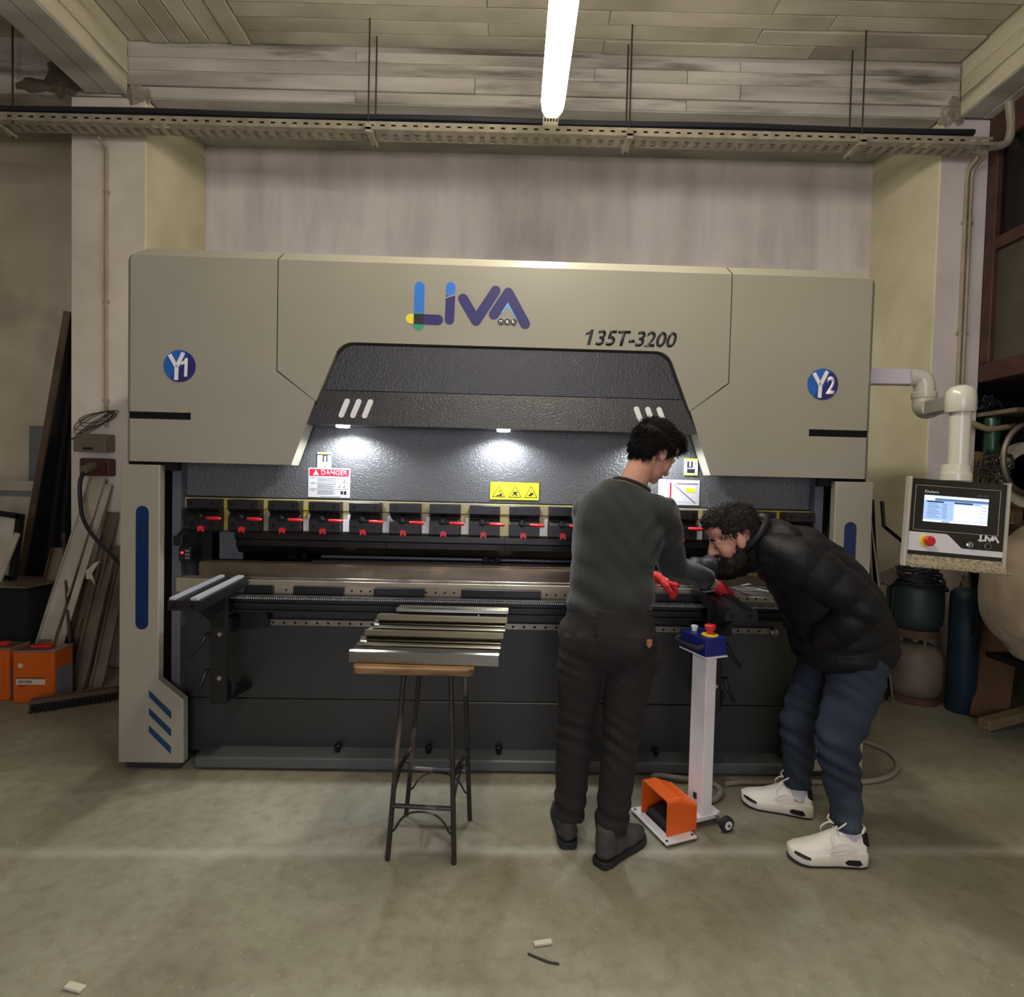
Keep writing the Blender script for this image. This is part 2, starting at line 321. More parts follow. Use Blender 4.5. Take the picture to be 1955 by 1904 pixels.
def remesh(b, voxel, smooth=4, name='m', m='skin', disp=None, factor=0.5):
    me = bpy.data.meshes.new('tmp'); bmesh.ops.recalc_face_normals(b.bm, faces=b.bm.faces); b.bm.to_mesh(me); b.bm.free()
    o = bpy.data.objects.new('tmp', me); COL.objects.link(o)
    r = o.modifiers.new('r', 'REMESH'); r.mode = 'VOXEL'; r.voxel_size = voxel; r.adaptivity = 0
    if smooth: s = o.modifiers.new('s', 'SMOOTH'); s.iterations = smooth; s.factor = factor
    bpy.context.view_layer.update()
    out = bpy.data.meshes.new_from_object(o.evaluated_get(bpy.context.evaluated_depsgraph_get()))
    bpy.data.objects.remove(o, do_unlink=True); bpy.data.meshes.remove(me)
    if disp:
        nrm = [v.normal.copy() for v in out.vertices]
        for v, n in zip(out.vertices, nrm): v.co += n*disp(v.co.copy(), n)
    out.materials.clear(); out.materials.append(MATS[m]); out.name = name
    for p in out.polygons: p.use_smooth = True; p.material_index = 0
    return out
# ================================================================== THE ROOM
YP, YW, ZC, ZB = 1.45, 2.25, 4.775, 4.345      # pillar front, back wall, ceiling, underside of the cross beam
struct(B().box(-6,5.2,-6,YW+0.2,-0.2,0).obj('floor', 'floor_concrete'))
ceiling = struct(B().box(-6,5.2,-6,YW+0.2,ZC,ZC+0.2).obj('ceiling', 'ceil_concrete'))
# board marks of the concrete ceiling: rows of planks left and right of the lamp
plank_meshes = {}
def plank(parent, x0, x1, y0, y1, z0, z1, m='ceil_concrete'):
    key = (round(x1-x0,3), round(y1-y0,3), round(z1-z0,3), m)
    if key not in plank_meshes:
        a, b, c = key[:3]; plank_meshes[key] = B().box(-a/2,a/2,-b/2,b/2,-c/2,c/2).bevel(0.003,1).mesh('plank', m)
    o = link('plank', plank_meshes[key], parent); o.location = ((x0+x1)/2,(y0+y1)/2,(z0+z1)/2); return o
for i in range(14):
    y1 = YP-0.004-i*0.126; y0 = y1-0.116
    xs = -1.98 if i % 2 == 0 else -1.98
    cut = (-0.2, 1.75) if i % 2 else (0.65, 2.2)
    segs = [(xs, cut[0]), (cut[0]+0.006, cut[1]), (cut[1]+0.006, 3.35)]
    for j, (a, b) in enumerate(segs):
        plank(ceiling, a, b, y0, y1, ZC-0.012-0.004*((i*5+j*3) % 4), ZC+0.001)
for i in range(6):
    x0 = -2.90+i*0.153
    plank(ceiling, x0, x0+0.143, -0.6, YP-0.004, ZC-0.014-0.004*((i*3) % 4), ZC+0.001)

wall = struct(B().box(-3.2,3.5,YW,YW+0.15,0,ZC).obj('wall_back', 'plaster_wall'))
struct(B().box(-6,-3.2,YW,YW+0.15,0,ZC).obj('wall_back_left', 'wall_left_plaster'))
struct(B().box(-6.15,-6,-6,YW+0.15,0,ZC).obj('wall_left', 'wall_left_plaster'))
struct(B().box(-6,-2.5,-6.15,-6,0,ZC).box(2.5,5.2,-6.15,-6,0,ZC).box(-2.5,2.5,-6.15,-6,3.45,ZC).obj('wall_front', 'wall_left_plaster'))
# cross beam above the alcove, with the marks of its shuttering boards
YBB = 1.87            # back edge of the cross beam; the alcove behind it is a little higher
beam = struct(B().box(-6,3.66,YP+0.012,YBB,ZB+0.012,ZC).obj('ceiling_beam', 'beam_concrete'))
struct(B().box(-6,3.66,YBB,YW,4.462,ZC).obj('ceiling_alcove', 'beam_under'))
zr = [ZB, ZB+0.085, ZB+0.20, ZB+0.30, ZC-0.05, ZC]
for i in range(4):
    cut = [-2.92, -1.2+0.9*(i % 3), 1.3+0.4*(i % 2), 3.36]
    for j in range(3):
        plank(beam, cut[j]+0.002, cut[j+1]-0.002, YP-0.004-0.005*((i*2+j*3) % 3), YP+0.02, zr[i]+0.003, zr[i+1]-0.003, 'beam_concrete')
for i in range(3):
    for j, (a, b) in enumerate(((-2.76,0.3-i*0.5),(0.306-i*0.5,3.22))):
        plank(beam, a, b, YP+0.004+i*0.139, YP+0.139+i*0.139, ZB-0.004-0.004*((i+j) % 3), ZB+0.02, 'beam_under')
# beams that run from the pillars towards the viewer
for k, (nm, x0, x1, zb) in enumerate((('ceiling_beam', -3.23, -2.91, 4.37), ('ceiling_beam', 3.365, 3.70, 4.35))):
    bb = struct(B().box(x0+0.012,x1-0.012,-6,YP+0.01,zb+0.012,ZC).obj(nm, 'beam_concrete_warm'))
    side = x1 if k == 0 else x0
    for i in range(3):
        z0 = zb+i*0.133
        for j, (a, b) in enumerate(((-3.0,0.35+0.2*i),(0.354+0.2*i,YP-0.02))):
            o = 0.004*((i+j) % 3)
            plank(bb, side-0.013 if k == 0 else side-0.002-o, side+0.002+o if k == 0 else side+0.013, a, b, z0+0.003, z0+0.130, 'beam_concrete_warm')
    for i in range(2):
        w = (x1-x0)/2
        plank(bb, x0+i*w+0.004, x0+(i+1)*w-0.004, -3.0, YP-0.01, zb-0.004*(i+1), zb+0.013, 'beam_under')
def pillar(x0, x1, front, inner_right, side='plaster_lamp_tint'):
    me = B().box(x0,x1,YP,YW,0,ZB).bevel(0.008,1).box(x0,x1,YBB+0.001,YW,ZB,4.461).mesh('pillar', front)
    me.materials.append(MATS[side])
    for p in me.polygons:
        if abs(p.normal.x) > 0.7: p.material_index = 1  # side faces get the plaster with the lamp tint in its colour
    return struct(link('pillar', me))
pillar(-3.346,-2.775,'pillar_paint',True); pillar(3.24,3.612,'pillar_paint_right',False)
# crumbled plaster where the beams meet the pillars and on the damaged left bay
def rubble(name, c, s, m, seed):
    b = B(); r = random.Random(seed); bmesh.ops.create_icosphere(b.bm, subdivisions=3, radius=1.0)
    for v in b.bm.verts:
        n = 1+0.45*noise.noise(v.co*2.2+V((seed*3.1,0,0))); v.co = V((c[0]+v.co.x*s[0]*n, c[1]+v.co.y*s[1]*n, c[2]+v.co.z*s[2]*n))
    return struct(b.obj(name, m))
rubble('trim_1', (-2.845,1.46,4.37), (0.11,0.035,0.075), 'broken_plaster', 1)
rubble('trim_2', (3.31,1.46,4.40), (0.10,0.035,0.12), 'broken_plaster', 2)
rubble('trim_3', (-3.43,1.455,4.50), (0.10,0.012,0.14), 'dark_stain', 3)
rubble('trim_4', (-3.62,1.455,4.42), (0.14,0.012,0.05), 'dark_stain', 4)
rubble('trim_5', (-3.36,1.455,4.43), (0.08,0.012,0.07), 'dark_stain', 5)
# ---- right side: glazed brown partition above a dark store niche
wr = struct(B().box(3.70,3.82,-6,1.45,4.2,ZC).box(3.70,3.82,-6,-0.4,0,4.2).obj('wall_right', 'wall_left_plaster'))
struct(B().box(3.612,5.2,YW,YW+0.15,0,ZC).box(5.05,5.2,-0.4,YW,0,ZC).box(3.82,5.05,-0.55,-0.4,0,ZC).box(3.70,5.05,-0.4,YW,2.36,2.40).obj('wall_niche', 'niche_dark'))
win = B()
fr = lambda y0,y1,z0,z1,x0=3.60,x1=3.69: win.box(x0,x1,y0,y1,z0,z1)
fr(-0.4,1.445,2.36,2.50); fr(-0.4,1.445,4.12,4.34); fr(1.36,1.445,2.5,4.12); fr(0.33,0.42,2.5,4.12); fr(-0.4,-0.31,2.5,4.12)
fr(-0.31,1.36,3.33,3.42)
w1 = struct(win.bevel(0.006,1).obj('window_1', 'window_brown'))
for y0, y1 in ((0.42,1.36),(-0.31,0.33)):
    B().box(3.64,3.65,y0,y1,2.50,3.33).obj('pane', 'dusty_glass', w1)
    B().box(3.64,3.65,y0,(y0+y1)/2-0.03,3.42,4.12).obj('pane', 'dark_glass', w1)
    B().box(3.60,3.68,(y0+y1)/2-0.03,(y0+y1)/2+0.03,3.42,4.12).obj('mullion', 'window_brown', w1)
    B().box(3.64,3.65,(y0+y1)/2+0.03,y1,3.42,4.12).obj('pane', 'dark_glass', w1)

# ================================================================== cable tray with its hangers
tray = thing('cable_tray', 'long perforated galvanised cable tray hung across the alcove', 'cable tray', (0,1.27,4.0), world=True)
def perforated(b, x0, x1, rows, plane):
    # rows: list of (lo, hi, hole) ; plane(u, v) -> point ; solid strips plus strips with slots
    step = 0.078
    for lo, hi, hole in rows:
        if not hole:
            vs = [b.bm.verts.new(plane(u, w)) for u, w in ((x0,lo),(x1,lo),(x1,hi),(x0,hi))]; b.bm.faces.new(vs); continue
        x = x0
        while x < x1-step:
            vs = [b.bm.verts.new(plane(u, w)) for u, w in ((x+step*hole,lo),(x+step,lo),(x+step,hi),(x+step*hole,hi))]; b.bm.faces.new(vs); x += step
b = B(); perforated(b, -4.3, 3.42, [(4.0,4.022,0),(4.022,4.034,0.4),(4.034,4.056,0)], lambda u,w: (u,1.20,w)); b.obj('front_flange', 'galvanised', tray)
b = B(); perforated(b, -4.3, 3.42, [(4.0,4.022,0),(4.022,4.034,0.4),(4.034,4.056,0)], lambda u,w: (u,1.34,w)); b.obj('rear_flange', 'galvanised', tray)
b = B(); rows = []
y = 1.20
while y < 1.335:
    rows += [(y,y+0.009,0),(y+0.009,y+0.0233,0.45)]; y += 0.0233
perforated(b, -4.3, 3.42, rows, lambda u,w: (u,w,4.0)); b.obj('tray_floor', 'galvanised', tray)
b = B()
for i, yy in enumerate((1.23,1.255,1.285,1.31)): b.tube([(x, yy+0.008*sin(x*3+i), 4.098+0.010*(i % 2)) for x in [-4.3+0.4*k for k in range(20)]], 0.024, 6)
b.obj('cable_bundle', 'cable_black', tray)
b = B(); b.tube([(3.40,1.26,4.03),(3.50,1.26,4.03),(3.575,1.26,4.06),(3.60,1.26,4.16),(3.585,1.26,4.30),(3.575,1.26,4.352)], 0.028, 10, sm=4); b.obj('conduit_elbow', 'galvanised', tray)
for x in (-3.70,-1.025,0.827,2.48):
    B().cyl((x-0.004,1.186,3.965),(x-0.004,1.186,ZC-0.004),0.006,seg=8).obj('hanger_rod', 'rod_steel', tray)
    B().cyl((x+0.004,1.354,3.965),(x+0.004,1.354,ZC-0.004),0.006,seg=8).obj('hanger_rod', 'rod_steel', tray)
    B().box(x-0.022,x+0.022,1.165,1.375,3.975,3.997).box(x-0.022,x+0.022,1.165,1.178,3.96,4.03).bevel(0.003,1).obj('hanger_bracket', 'galvanised', tray)

# ================================================================== tube lamps under their own perforated rail
def lamp(y0, y1, label):
    t = thing('tube_lamp', label, 'lamp', (0.232,(y0+y1)/2,3.75), group='tube lamps in a row under the ceiling', world=True)
    b = B(); w = 0.068
    prof = lambda s: [(0.232-w*s*0.8,3.728),(0.232-w*s,3.70),(0.232-w*s*0.93,3.672),(0.232-w*s*0.6,3.655),(0.232+w*s*0.6,3.655),(0.232+w*s*0.93,3.672),(0.232+w*s,3.70),(0.232+w*s*0.8,3.728)]
    rings = []
    for yy, s in ((y1,0.72),(y1-0.025,0.9),(y1-0.07,1.0),(y0+0.07,1.0),(y0+0.025,0.9),(y0,0.72)):
        rings.append([b.bm.verts.new((x, yy, z)) for x, z in prof(s)])
    b.skin(rings); b.obj('diffuser', 'lamp_glow', t, True)
    B().box(0.232-0.04,0.232+0.04,y0+0.02,y1-0.06,3.7285,3.744).bevel(0.004,1).obj('lamp_housing', 'lamp_body', t)
    return t
lamp(-0.70,0.50,'glowing white tube lamp hanging above the press brake')
lamp(-2.15,-0.95,'tube lamp out of view behind the first one')
rail = thing('lamp_rail', 'perforated metal strip carrying the tube lamps', 'rail', (0.232,-1.0,3.745), world=True)
b = B()
rows = []; x = 0.187
while x < 0.275: rows += [(x,x+0.007,0),(x+0.007,x+0.018,0.5)]; x += 0.018
perforated(b, -2.25, 0.74, rows+[(x,x+0.006,0)], lambda u,w: (w,u,3.745)); b.obj('strip', 'galvanised', rail)
for yy in (0.05,-0.82,-2.2): B().cyl((0.232,yy,3.745),(0.232,yy,ZC-0.004),0.006,seg=8).obj('hanger_rod', 'rod_steel', rail)

# ================================================================== pillar fittings
c = tag(B().tube([(-3.075,1.36,3.995),(-3.068,1.432,3.95),(-3.067,1.437,3.90),(-3.066,1.437,3.0),(-3.062,1.437,1.86)], 0.013, 8).obj('conduit', 'pvc_conduit'), 'single beige conduit running down the left pillar', 'conduit')
for z in (3.62,2.80,2.05): B().box(-3.085,-3.045,1.430,1.4505,z,z+0.022).obj('clip', 'pvc_conduit', c)
c = tag(B().tube([(3.440,1.34,4.00),(3.438,1.425,3.955),(3.437,1.437,3.90),(3.44,1.437,2.6),(3.447,1.437,1.2)], 0.014, 8).tube([(3.475,1.34,4.00),(3.474,1.425,3.955),(3.473,1.437,3.90),(3.475,1.437,2.6),(3.48,1.437,1.2)], 0.014, 8).obj('conduit', 'pvc_conduit'), 'pair of beige conduits running down the right pillar', 'conduit')
for z in (3.55,2.72,1.95): B().box(3.415,3.50,1.430,1.4505,z,z+0.022).obj('clip', 'pvc_conduit', c)
t = thing('junction_box', 'taupe lidded junction box on the left pillar', 'junction box', (-3.12,1.44,1.73), world=True)
B().box(-3.24,-3.0,1.36,1.449,1.668,1.80).bevel(0.008,2).obj('box_body', 'box_taupe', t); B().box(-3.243,-2.997,1.345,1.36,1.664,1.762).bevel(0.006,2).obj('lid', 'box_taupe', t)
B().box(-3.165,-3.095,1.338,1.346,1.68,1.698).obj('latch', 'black_part', t)
t = thing('wall_socket', 'brown wall socket with a plug below the junction box', 'socket', (-3.1,1.44,1.55), world=True)
B().box(-3.222,-2.992,1.375,1.449,1.485,1.618).bevel(0.012,2).obj('socket_plate', 'brown_socket', t)
for x in (-3.165,-3.05): B().lathe([(0.045,0),(0.045,-0.012),(0.032,-0.012),(0.030,-0.004)], (x,1.376,1.552), 18, 'y').obj('socket_ring', 'brown_socket', t)
B().cyl((-3.11,1.37,1.56),(-3.105,1.27,1.53),0.036,0.03,14).obj('plug', 'box_taupe', t, True)
B().tube([(-3.11,1.29,1.52),(-3.12,1.26,1.45),(-3.115,1.25,1.33),(-3.07,1.22,1.18),(-2.98,1.2,1.05),(-2.85,1.2,0.92),(-2.7,1.15,0.8)], 0.014, 8, sm=5).obj('cable', 'cable_black', t, True)
b = B()
for k in range(6):
    a0 = k*0.5; pts = [(-3.14+0.13*cos(a)*(1+0.06*k)+0.02*sin(k*2), 1.435-0.004*k, 1.93+(0.035+0.012*k)*sin(a+0.3*k)-0.012*k+0.18*(0.13*cos(a))) for a in [a0+2*pi*i/26 for i in range(27)]]
    b.tube(pts, 0.0026, 5)
tag(b.obj('wire_coil', 'wire_dark'), 'thin tangled wire coil hanging on the left pillar', 'wire')
# ================================================================== PRESS BRAKE (local frame, front of the cover at y = 0)
PB = thing('press_brake', 'large beige and dark grey hydraulic press brake standing before the alcove', 'press brake', (0,0,0), (0,0,radians(1.1219)))
ZT = 2.59
def mir(poly): return [(-x, z) for x, z in poly][::-1]
slot = [(-1.86,1.784),(-1.562,1.784),(-1.562,1.820),(-1.86,1.820)]
left = [(-1.86,ZT),(-1.142,ZT),(-1.142,2.040),(-0.9475,1.8935),(-1.062,1.572),(-1.86,1.572)]+slot
def side_panel(s):
    b = B(); P = left if s < 0 else mir(left)
    b.prism(P, 0.0, 0.10)
    X = lambda x: -x if s > 0 else x
    # top bevel and outer corner bevel of the sheet cover
    q = lambda *p: b.bm.faces.new([b.bm.verts.new((X(a), c, d)) for a, c, d in p])
    q((-1.86,0,ZT),(-1.142,0,ZT),(-1.135,0.062,2.648),(-1.815,0.062,2.648))
    q((-1.86,0,ZT),(-1.905,0.05,2.585),(-1.905,0.05,1.82),(-1.86,0,1.82)); q((-1.86,0,1.784),(-1.905,0.05,1.784),(-1.905,0.05,1.572),(-1.86,0,1.572))
    q((-1.86,0,ZT),(-1.815,0.062,2.648),(-1.905,0.05,2.585))
    return b.obj('cover_panel', 'beige_paint', PB)
covL, covR = side_panel(-1), side_panel(1)
rc = []      # opening outline, from left seam over the top to the right seam
for k in range(9):
    a = pi-(pi-1.19)*0 - k/8*(pi/2-0.38); rc.append((-0.760+0.095*cos(a-0.38+0.0), 2.098+0.095*sin(a-0.38+0.0)))
open_top = [(-0.9435,1.8935)]+rc+[(-x, z) for x, z in rc[::-1]]+[(0.9435,1.8935)]
cen = [(-1.136,2.043),(-1.136,ZT),(1.136,ZT),(1.136,2.043)]+open_top[::-1]
b = B(); b.prism(cen, 0.0, 0.10)
b.bm.faces.new([b.bm.verts.new(p) for p in ((-1.136,0,ZT),(1.136,0,ZT),(1.129,0.062,2.648),(-1.129,0.062,2.648))])
covC = b.obj('cover_panel', 'beige_paint', PB)
for s in (-1,1):
    B().box(s*1.905,s*1.76,0.05,1.15,1.572,2.585).obj('cover_side', 'beige_paint', PB)
    B().box(s*1.57,s*1.884,0.030,0.049,1.775,1.83).obj('handle_slot', 'black_matte', PB)
B().box(-1.815,1.815,0.0621,1.15,2.30,2.648).obj('cover_roof', 'beige_paint', PB)
B().box(-1.14,1.14,0.03,0.12,2.2,2.57).obj('cover_rib', 'black_matte', PB)
# hood: black textured panels inside the opening
g = 0.012
hu = [(-0.905,1.955)]+[(x*0.988, z-g) for x, z in rc]+[(-x*0.988, z-g) for x, z in rc[::-1]]+[(0.905,1.955)]
hood = B().prism(hu, 0.012, 0.06).obj('hood_panel', 'wrinkle_black', PB)
b = B()
A = [(-0.907,0.010,1.951),(0.907,0.010,1.951),(0.978,-0.022,1.778),(-0.978,-0.022,1.778)]; C_ = [(p[0], 0.10 if i > 1 else 0.06, p[2]) for i, p in enumerate(A)]
va = [b.bm.verts.new(p) for p in A]; vc = [b.bm.verts.new(p) for p in C_]
b.bm.faces.new(va); b.bm.faces.new(vc[::-1])
for i in range(4): b.bm.faces.new((va[i], vc[i], vc[(i+1) % 4], va[(i+1) % 4]))
hood2 = b.obj('hood_panel', 'wrinkle_black', PB)
for s in (-1,1):
    for x in (0.683,0.741,0.799):
        zm, h = 1.862, 0.036; yy = 0.010-0.032*(1.951-zm)/0.173
        bb = B(); p, q = (s*(x-0.012),zm+h), (s*(x+0.012),zm-h); bb.capsule2d(p, q, 0.027, 0, -0.004)
        for v in bb.bm.verts: v.co.y += 0.010-0.032*(1.951-v.co.z)/0.173
        child_of('vent_slot', bb.mesh('vent_slot', 'white_plastic'), hood2)
# work lights
for x in (-0.812,0.0,0.812):
    L_ = B().lathe([(0.034,0),(0.034,-0.008),(0.028,-0.010)], (x,0.018,1.7775), 16).obj('work_light', 'led_glow', PB)
    ld = bpy.data.lights.new('work_light_beam', 'SPOT'); ld.energy = LED_POWER*3.0; ld.color = LED_COLOR; ld.spot_size = radians(158); ld.spot_blend = 0.5; ld.shadow_soft_size = 0.03
    lo = bpy.data.objects.new('work_light_beam', ld); COL.objects.link(lo); lo.parent = PB; lo.location = (x,0.018,1.762); lo.rotation_euler = (radians(4),0,0)
# ram
ram = B().box(-1.70,1.70,0.14,0.20,1.402,2.25).obj('ram', 'wrinkle_grey', PB)
B().box(-1.70,1.70,0.132,0.20,1.394,1.402).obj('ram_edge', 'black_matte', PB)
B().box(-1.655,1.66,0.118,0.19,1.338,1.394).bevel(0.002,1).obj('clamp_rail', 'rail_yellow', PB)
B().box(-1.60,1.64,0.122,0.18,1.225,1.336).obj('clamp_rail_lower', 'rail_yellow', PB)
# clamps
me_c = B().prism([(0.052,1.388),(0.052,1.342),(0.066,1.330),(0.082,1.318),(0.066,1.300),(0.060,1.292),(0.060,1.232),(0.072,1.220),(0.121,1.220),(0.121,1.388)], -0.079, 0.079, 'x').bevel(0.002,1).mesh('clamp', 'black_part')
me_lv = B().cyl((-0.012,0.050,1.2935),(0.032,0.046,1.2925),0.006,seg=8).lathe([(0.018,0),(0.018,-0.014),(0.014,-0.016)], (-0.012,0.061,1.298), 14, 'y').mesh('lever_arm', 'bolt_dark', True)
me_hd = B().tube([(0.030,0.046,1.2925),(0.062,0.043,1.2915),(0.097,0.040,1.2905)], [0.0075,0.009,0.0085], 10, round_ends=True).mesh('lever_grip', 'red_plastic', True)
me_tb = B().prism([(-0.020,1.247),(-0.009,1.251),(0.004,1.250),(0.010,1.242),(0.010,1.222),(0.003,1.222),(-0.005,1.232),(-0.013,1.222),(-0.020,1.222)], 0.048, 0.060).mesh('release_tab', 'red_plastic')
def bolt_me(x, z, y, r, m='bolt_dark'): return B().lathe([(r,0),(r,-0.006),(r*0.55,-0.006),(r*0.5,-0.003)], (x,y,z), 12, 'y').mesh('bolt', m, True)
me_b = [bolt_me(-0.052,1.366,0.052,0.0085), bolt_me(0.052,1.366,0.052,0.0085), bolt_me(-0.052,1.262,0.060,0.009), bolt_me(0.045,1.262,0.060,0.009)]
me_sp = B().prism([(0.083,1.232),(0.124,1.232),(0.124,1.318),(0.105,1.318),(0.105,1.292),(0.083,1.292)], 0.108, 0.121).mesh('spacer', 'white_plastic')
for i in range(16):
    x = -1.532+0.2065*i
    c = link('clamp', me_c, PB); c.location = (x,0,0)
    child_of('lever_arm', me_lv, c); child_of('lever_grip', me_hd, c); child_of('release_tab', me_tb, c)
    for m_ in me_b: child_of('bolt', m_, c)
    if i in (2,3,4,5,6,8,12): s_ = link('spacer', me_sp, PB); s_.location = (x,0,0)
# punch segments
for i, (a, b_) in enumerate(((-1.38,-0.60),(-0.598,0.02),(0.022,0.66),(0.662,1.16),(1.162,1.56))):
    B().prism([(0.082,1.222),(0.082,1.188),(0.098,1.180),(0.100,1.150),(0.128,1.112),(0.134,1.108),(0.140,1.112),(0.150,1.190),(0.150,1.222)], a, b_, 'x').obj('punch', 'punch_steel', PB)
# left scale bracket, plate and interior
B().box(-1.615,-1.555,0.20,0.26,0.975,1.23).obj('scale_post', 'black_part', PB); B().box(1.58,1.64,0.20,0.26,0.975,1.23).obj('scale_post', 'black_part', PB)
pl = B().box(-1.50,-1.375,0.165,0.185,1.065,1.245).bevel(0.003,1).obj('bracket_plate', 'grey_frame', PB)
for x, z in ((-1.47,1.215),(-1.435,1.217),(-1.455,1.165),(-1.46,1.09),(-1.42,1.09),(-1.40,1.215)): child_of('bolt', bolt_me(x,z,0.165,0.008,'steel_mid'), pl)
B().box(-1.66,1.66,0.95,0.97,0.3,2.2).obj('rear_guard', 'black_matte', PB)
B().box(-1.66,1.66,0.26,0.95,0.80,0.86).obj('table_shelf', 'black_matte', PB)
# back gauge
bg = B().box(-1.10,1.35,0.47,0.56,1.000,1.030).bevel(0.003,1).obj('back_gauge_beam', 'steel_mid', PB)
child_of('guide_rail', B().cyl((-1.05,0.455,1.050),(1.33,0.455,1.050),0.010,seg=12).mesh('guide_rail','rail_silver',True), bg)
child_of('guide_rail', B().box(-1.10,1.35,0.43,0.47,1.012,1.026).mesh('guide_rail','rail_silver'), bg)
for x in (-1.18,-0.05,0.95): child_of('gauge_finger', B().box(x-0.055,x+0.055,0.43,0.55,1.030,1.078).box(x-0.02,x+0.02,0.36,0.47,1.05,1.07).bevel(0.003,1).mesh('gauge_finger','black_part'), bg)
for x in (-0.9,0.9): child_of('support_column', B().box(x-0.03,x+0.03,0.48,0.55,0.86,1.0).mesh('support_column','black_part'), bg)
# lower tooling
B().prism([(0.075,0.992),(0.075,1.050),(0.080,1.062),(0.112,1.062),(0.122,1.045),(0.132,1.062),(0.165,1.062),(0.170,1.050),(0.170,0.992)], -1.556, 1.56, 'x').obj('die', 'steel_brown', PB)
B().box(-1.60,1.60,0.066,0.18,0.978,0.992).bevel(0.003,1).obj('die_base', 'steel_mid', PB)
dh = B().box(-1.663,1.60,0.055,0.19,0.905,0.978).bevel(0.003,1).obj('die_holder', 'steel_holder', PB)
bb = B()
for i in range(56):
    x = -1.10+i*0.048
    bb.lathe([(0.006,0.002),(0.006,-0.001)], (x,0.0555,0.930), 8, 'y')
o = child_of('bolt_hole', bb.mesh('bolt_hole','black_matte'), dh); o['kind'] = 'stuff'
for a, b_ in ((-1.30,-1.16),(-1.054,-0.80),(-0.646,-0.387),(-0.198,0.213),(0.812,1.141)):
    B().box(a,b_,0.025,0.054,0.914,0.951).box(a,b_,0.023,0.05,0.951,0.954).bevel(0.002,1).obj('pad_strip', 'black_part', PB)
fr_ = B().prism([(-0.030,0.912),(-0.034,0.898),(-0.022,0.894),(-0.022,0.880),(-0.036,0.876),(-0.036,0.862),(-0.024,0.858),(-0.024,0.846),(-0.034,0.842),(-0.034,0.832),(0.10,0.832),(0.10,0.912)], -1.535, 1.50, 'x').obj('front_rail', 'black_part', PB)
child_of('edge_strip', B().box(-1.535,1.50,-0.0345,-0.026,0.9125,0.9165).mesh('edge_strip','steel_mid'), fr_)
bb = B()
for i in range(300): bb.box(-1.4+i*0.0095,-1.4+i*0.0095+0.0025,-0.0352,-0.0338,0.899,0.908 if i % 5 else 0.911)
o = child_of('ruler_mark', bb.mesh('ruler_mark','ink_white'), fr_); o['kind'] = 'stuff'
# lower beam
B().box(-1.655,1.655,0.13,0.22,0.335,0.83).obj('lower_beam', 'beam_grey', PB); B().box(-1.655,1.655,0.122,0.22,0.05,0.331).bevel(0.004,1).obj('lower_beam', 'beam_grey', PB)
B().box(-1.655,1.655,0.105,0.14,0.797,0.832).bevel(0.003,1).obj('beam_lip', 'ledge_grey', PB)
lr = B().box(-1.275,1.478,0.100,0.130,0.730,0.766).bevel(0.003,1).obj('linear_rail', 'steel_mid', PB)
bb = B()
for i in range(48): bb.lathe([(0.007,0.002),(0.007,-0.0015)], (-1.24+i*0.0572,0.1005,0.747), 8, 'y')
o = child_of('rail_hole', bb.mesh('rail_hole','black_matte'), lr); o['kind'] = 'stuff'
child_of('rail_stop', B().lathe([(0.02,0),(0.02,-0.03),(0.014,-0.034)], (1.462,0.10,0.748), 16, 'y').mesh('rail_stop','steel_mid',True), lr)
B().prism([(0.015,0.018),(0.015,0.062),(0.022,0.070),(0.13,0.078),(0.13,0.018)], -1.535, 1.52, 'x').obj('ledge', 'ledge_grey', PB)
B().box(-1.45,1.50,0.05,0.12,0.0,0.018).obj('kick_strip', 'black_matte', PB)
for x in (-0.83,-0.354,0.015,0.851):
    B().cyl((x,0.078,0.068),(x,0.078,0.094),0.010,seg=10).lathe([(0.017,0.094),(0.019,0.098),(0.019,0.112),(0.015,0.116)], (x,0.078,0), 12).obj('stud_bolt', 'bolt_dark', PB, True)
# columns, side frames, feet
cp = [(-1.908,1.556),(-1.713,1.556),(-1.715,0.470),(-1.589,0.370),(-1.587,0.044),(-1.913,0.044)]
for s in (-1,1):
    P = cp if s < 0 else mir(cp)
    col = B().prism(P, 0.0, 0.045).bevel(0.004,2).obj('column_cover', 'beige_paint', PB)
    B().box(s*1.913,s*1.84,0.045,1.15,0.044,1.556).obj('column_side', 'beige_paint', PB)
    B().box(s*1.70,s*1.655,0.085,1.15,0.044,2.25).obj('side_frame', 'grey_frame', PB)
    B().box(s*1.90,s*1.62,0.03,0.30,0.0,0.044).bevel(0.008,1).obj('foot', 'beam_grey', PB)
    bb = B(); bb.capsule2d((s*1.7975,1.318),(s*1.7975,0.757),0.063,0,-0.0015); child_of('vinyl_strip', bb.mesh('vinyl_strip','blue_vinyl'), col)
    for z0 in (0.417,0.326,0.237):
        q = [(-1.760,z0),(-1.649,z0-0.108),(-1.649,z0-0.146),(-1.760,z0-0.034)]
        child_of('vinyl_stripe', B().prism(q if s < 0 else mir(q), 0, -0.0015).mesh('vinyl_stripe','teal_vinyl'), col)
B().box(-1.90,-1.655,0.05,0.085,1.53,1.60).obj('frame_cap', 'black_matte', PB); B().box(1.655,1.90,0.05,0.085,1.53,1.60).obj('frame_cap', 'black_matte', PB)
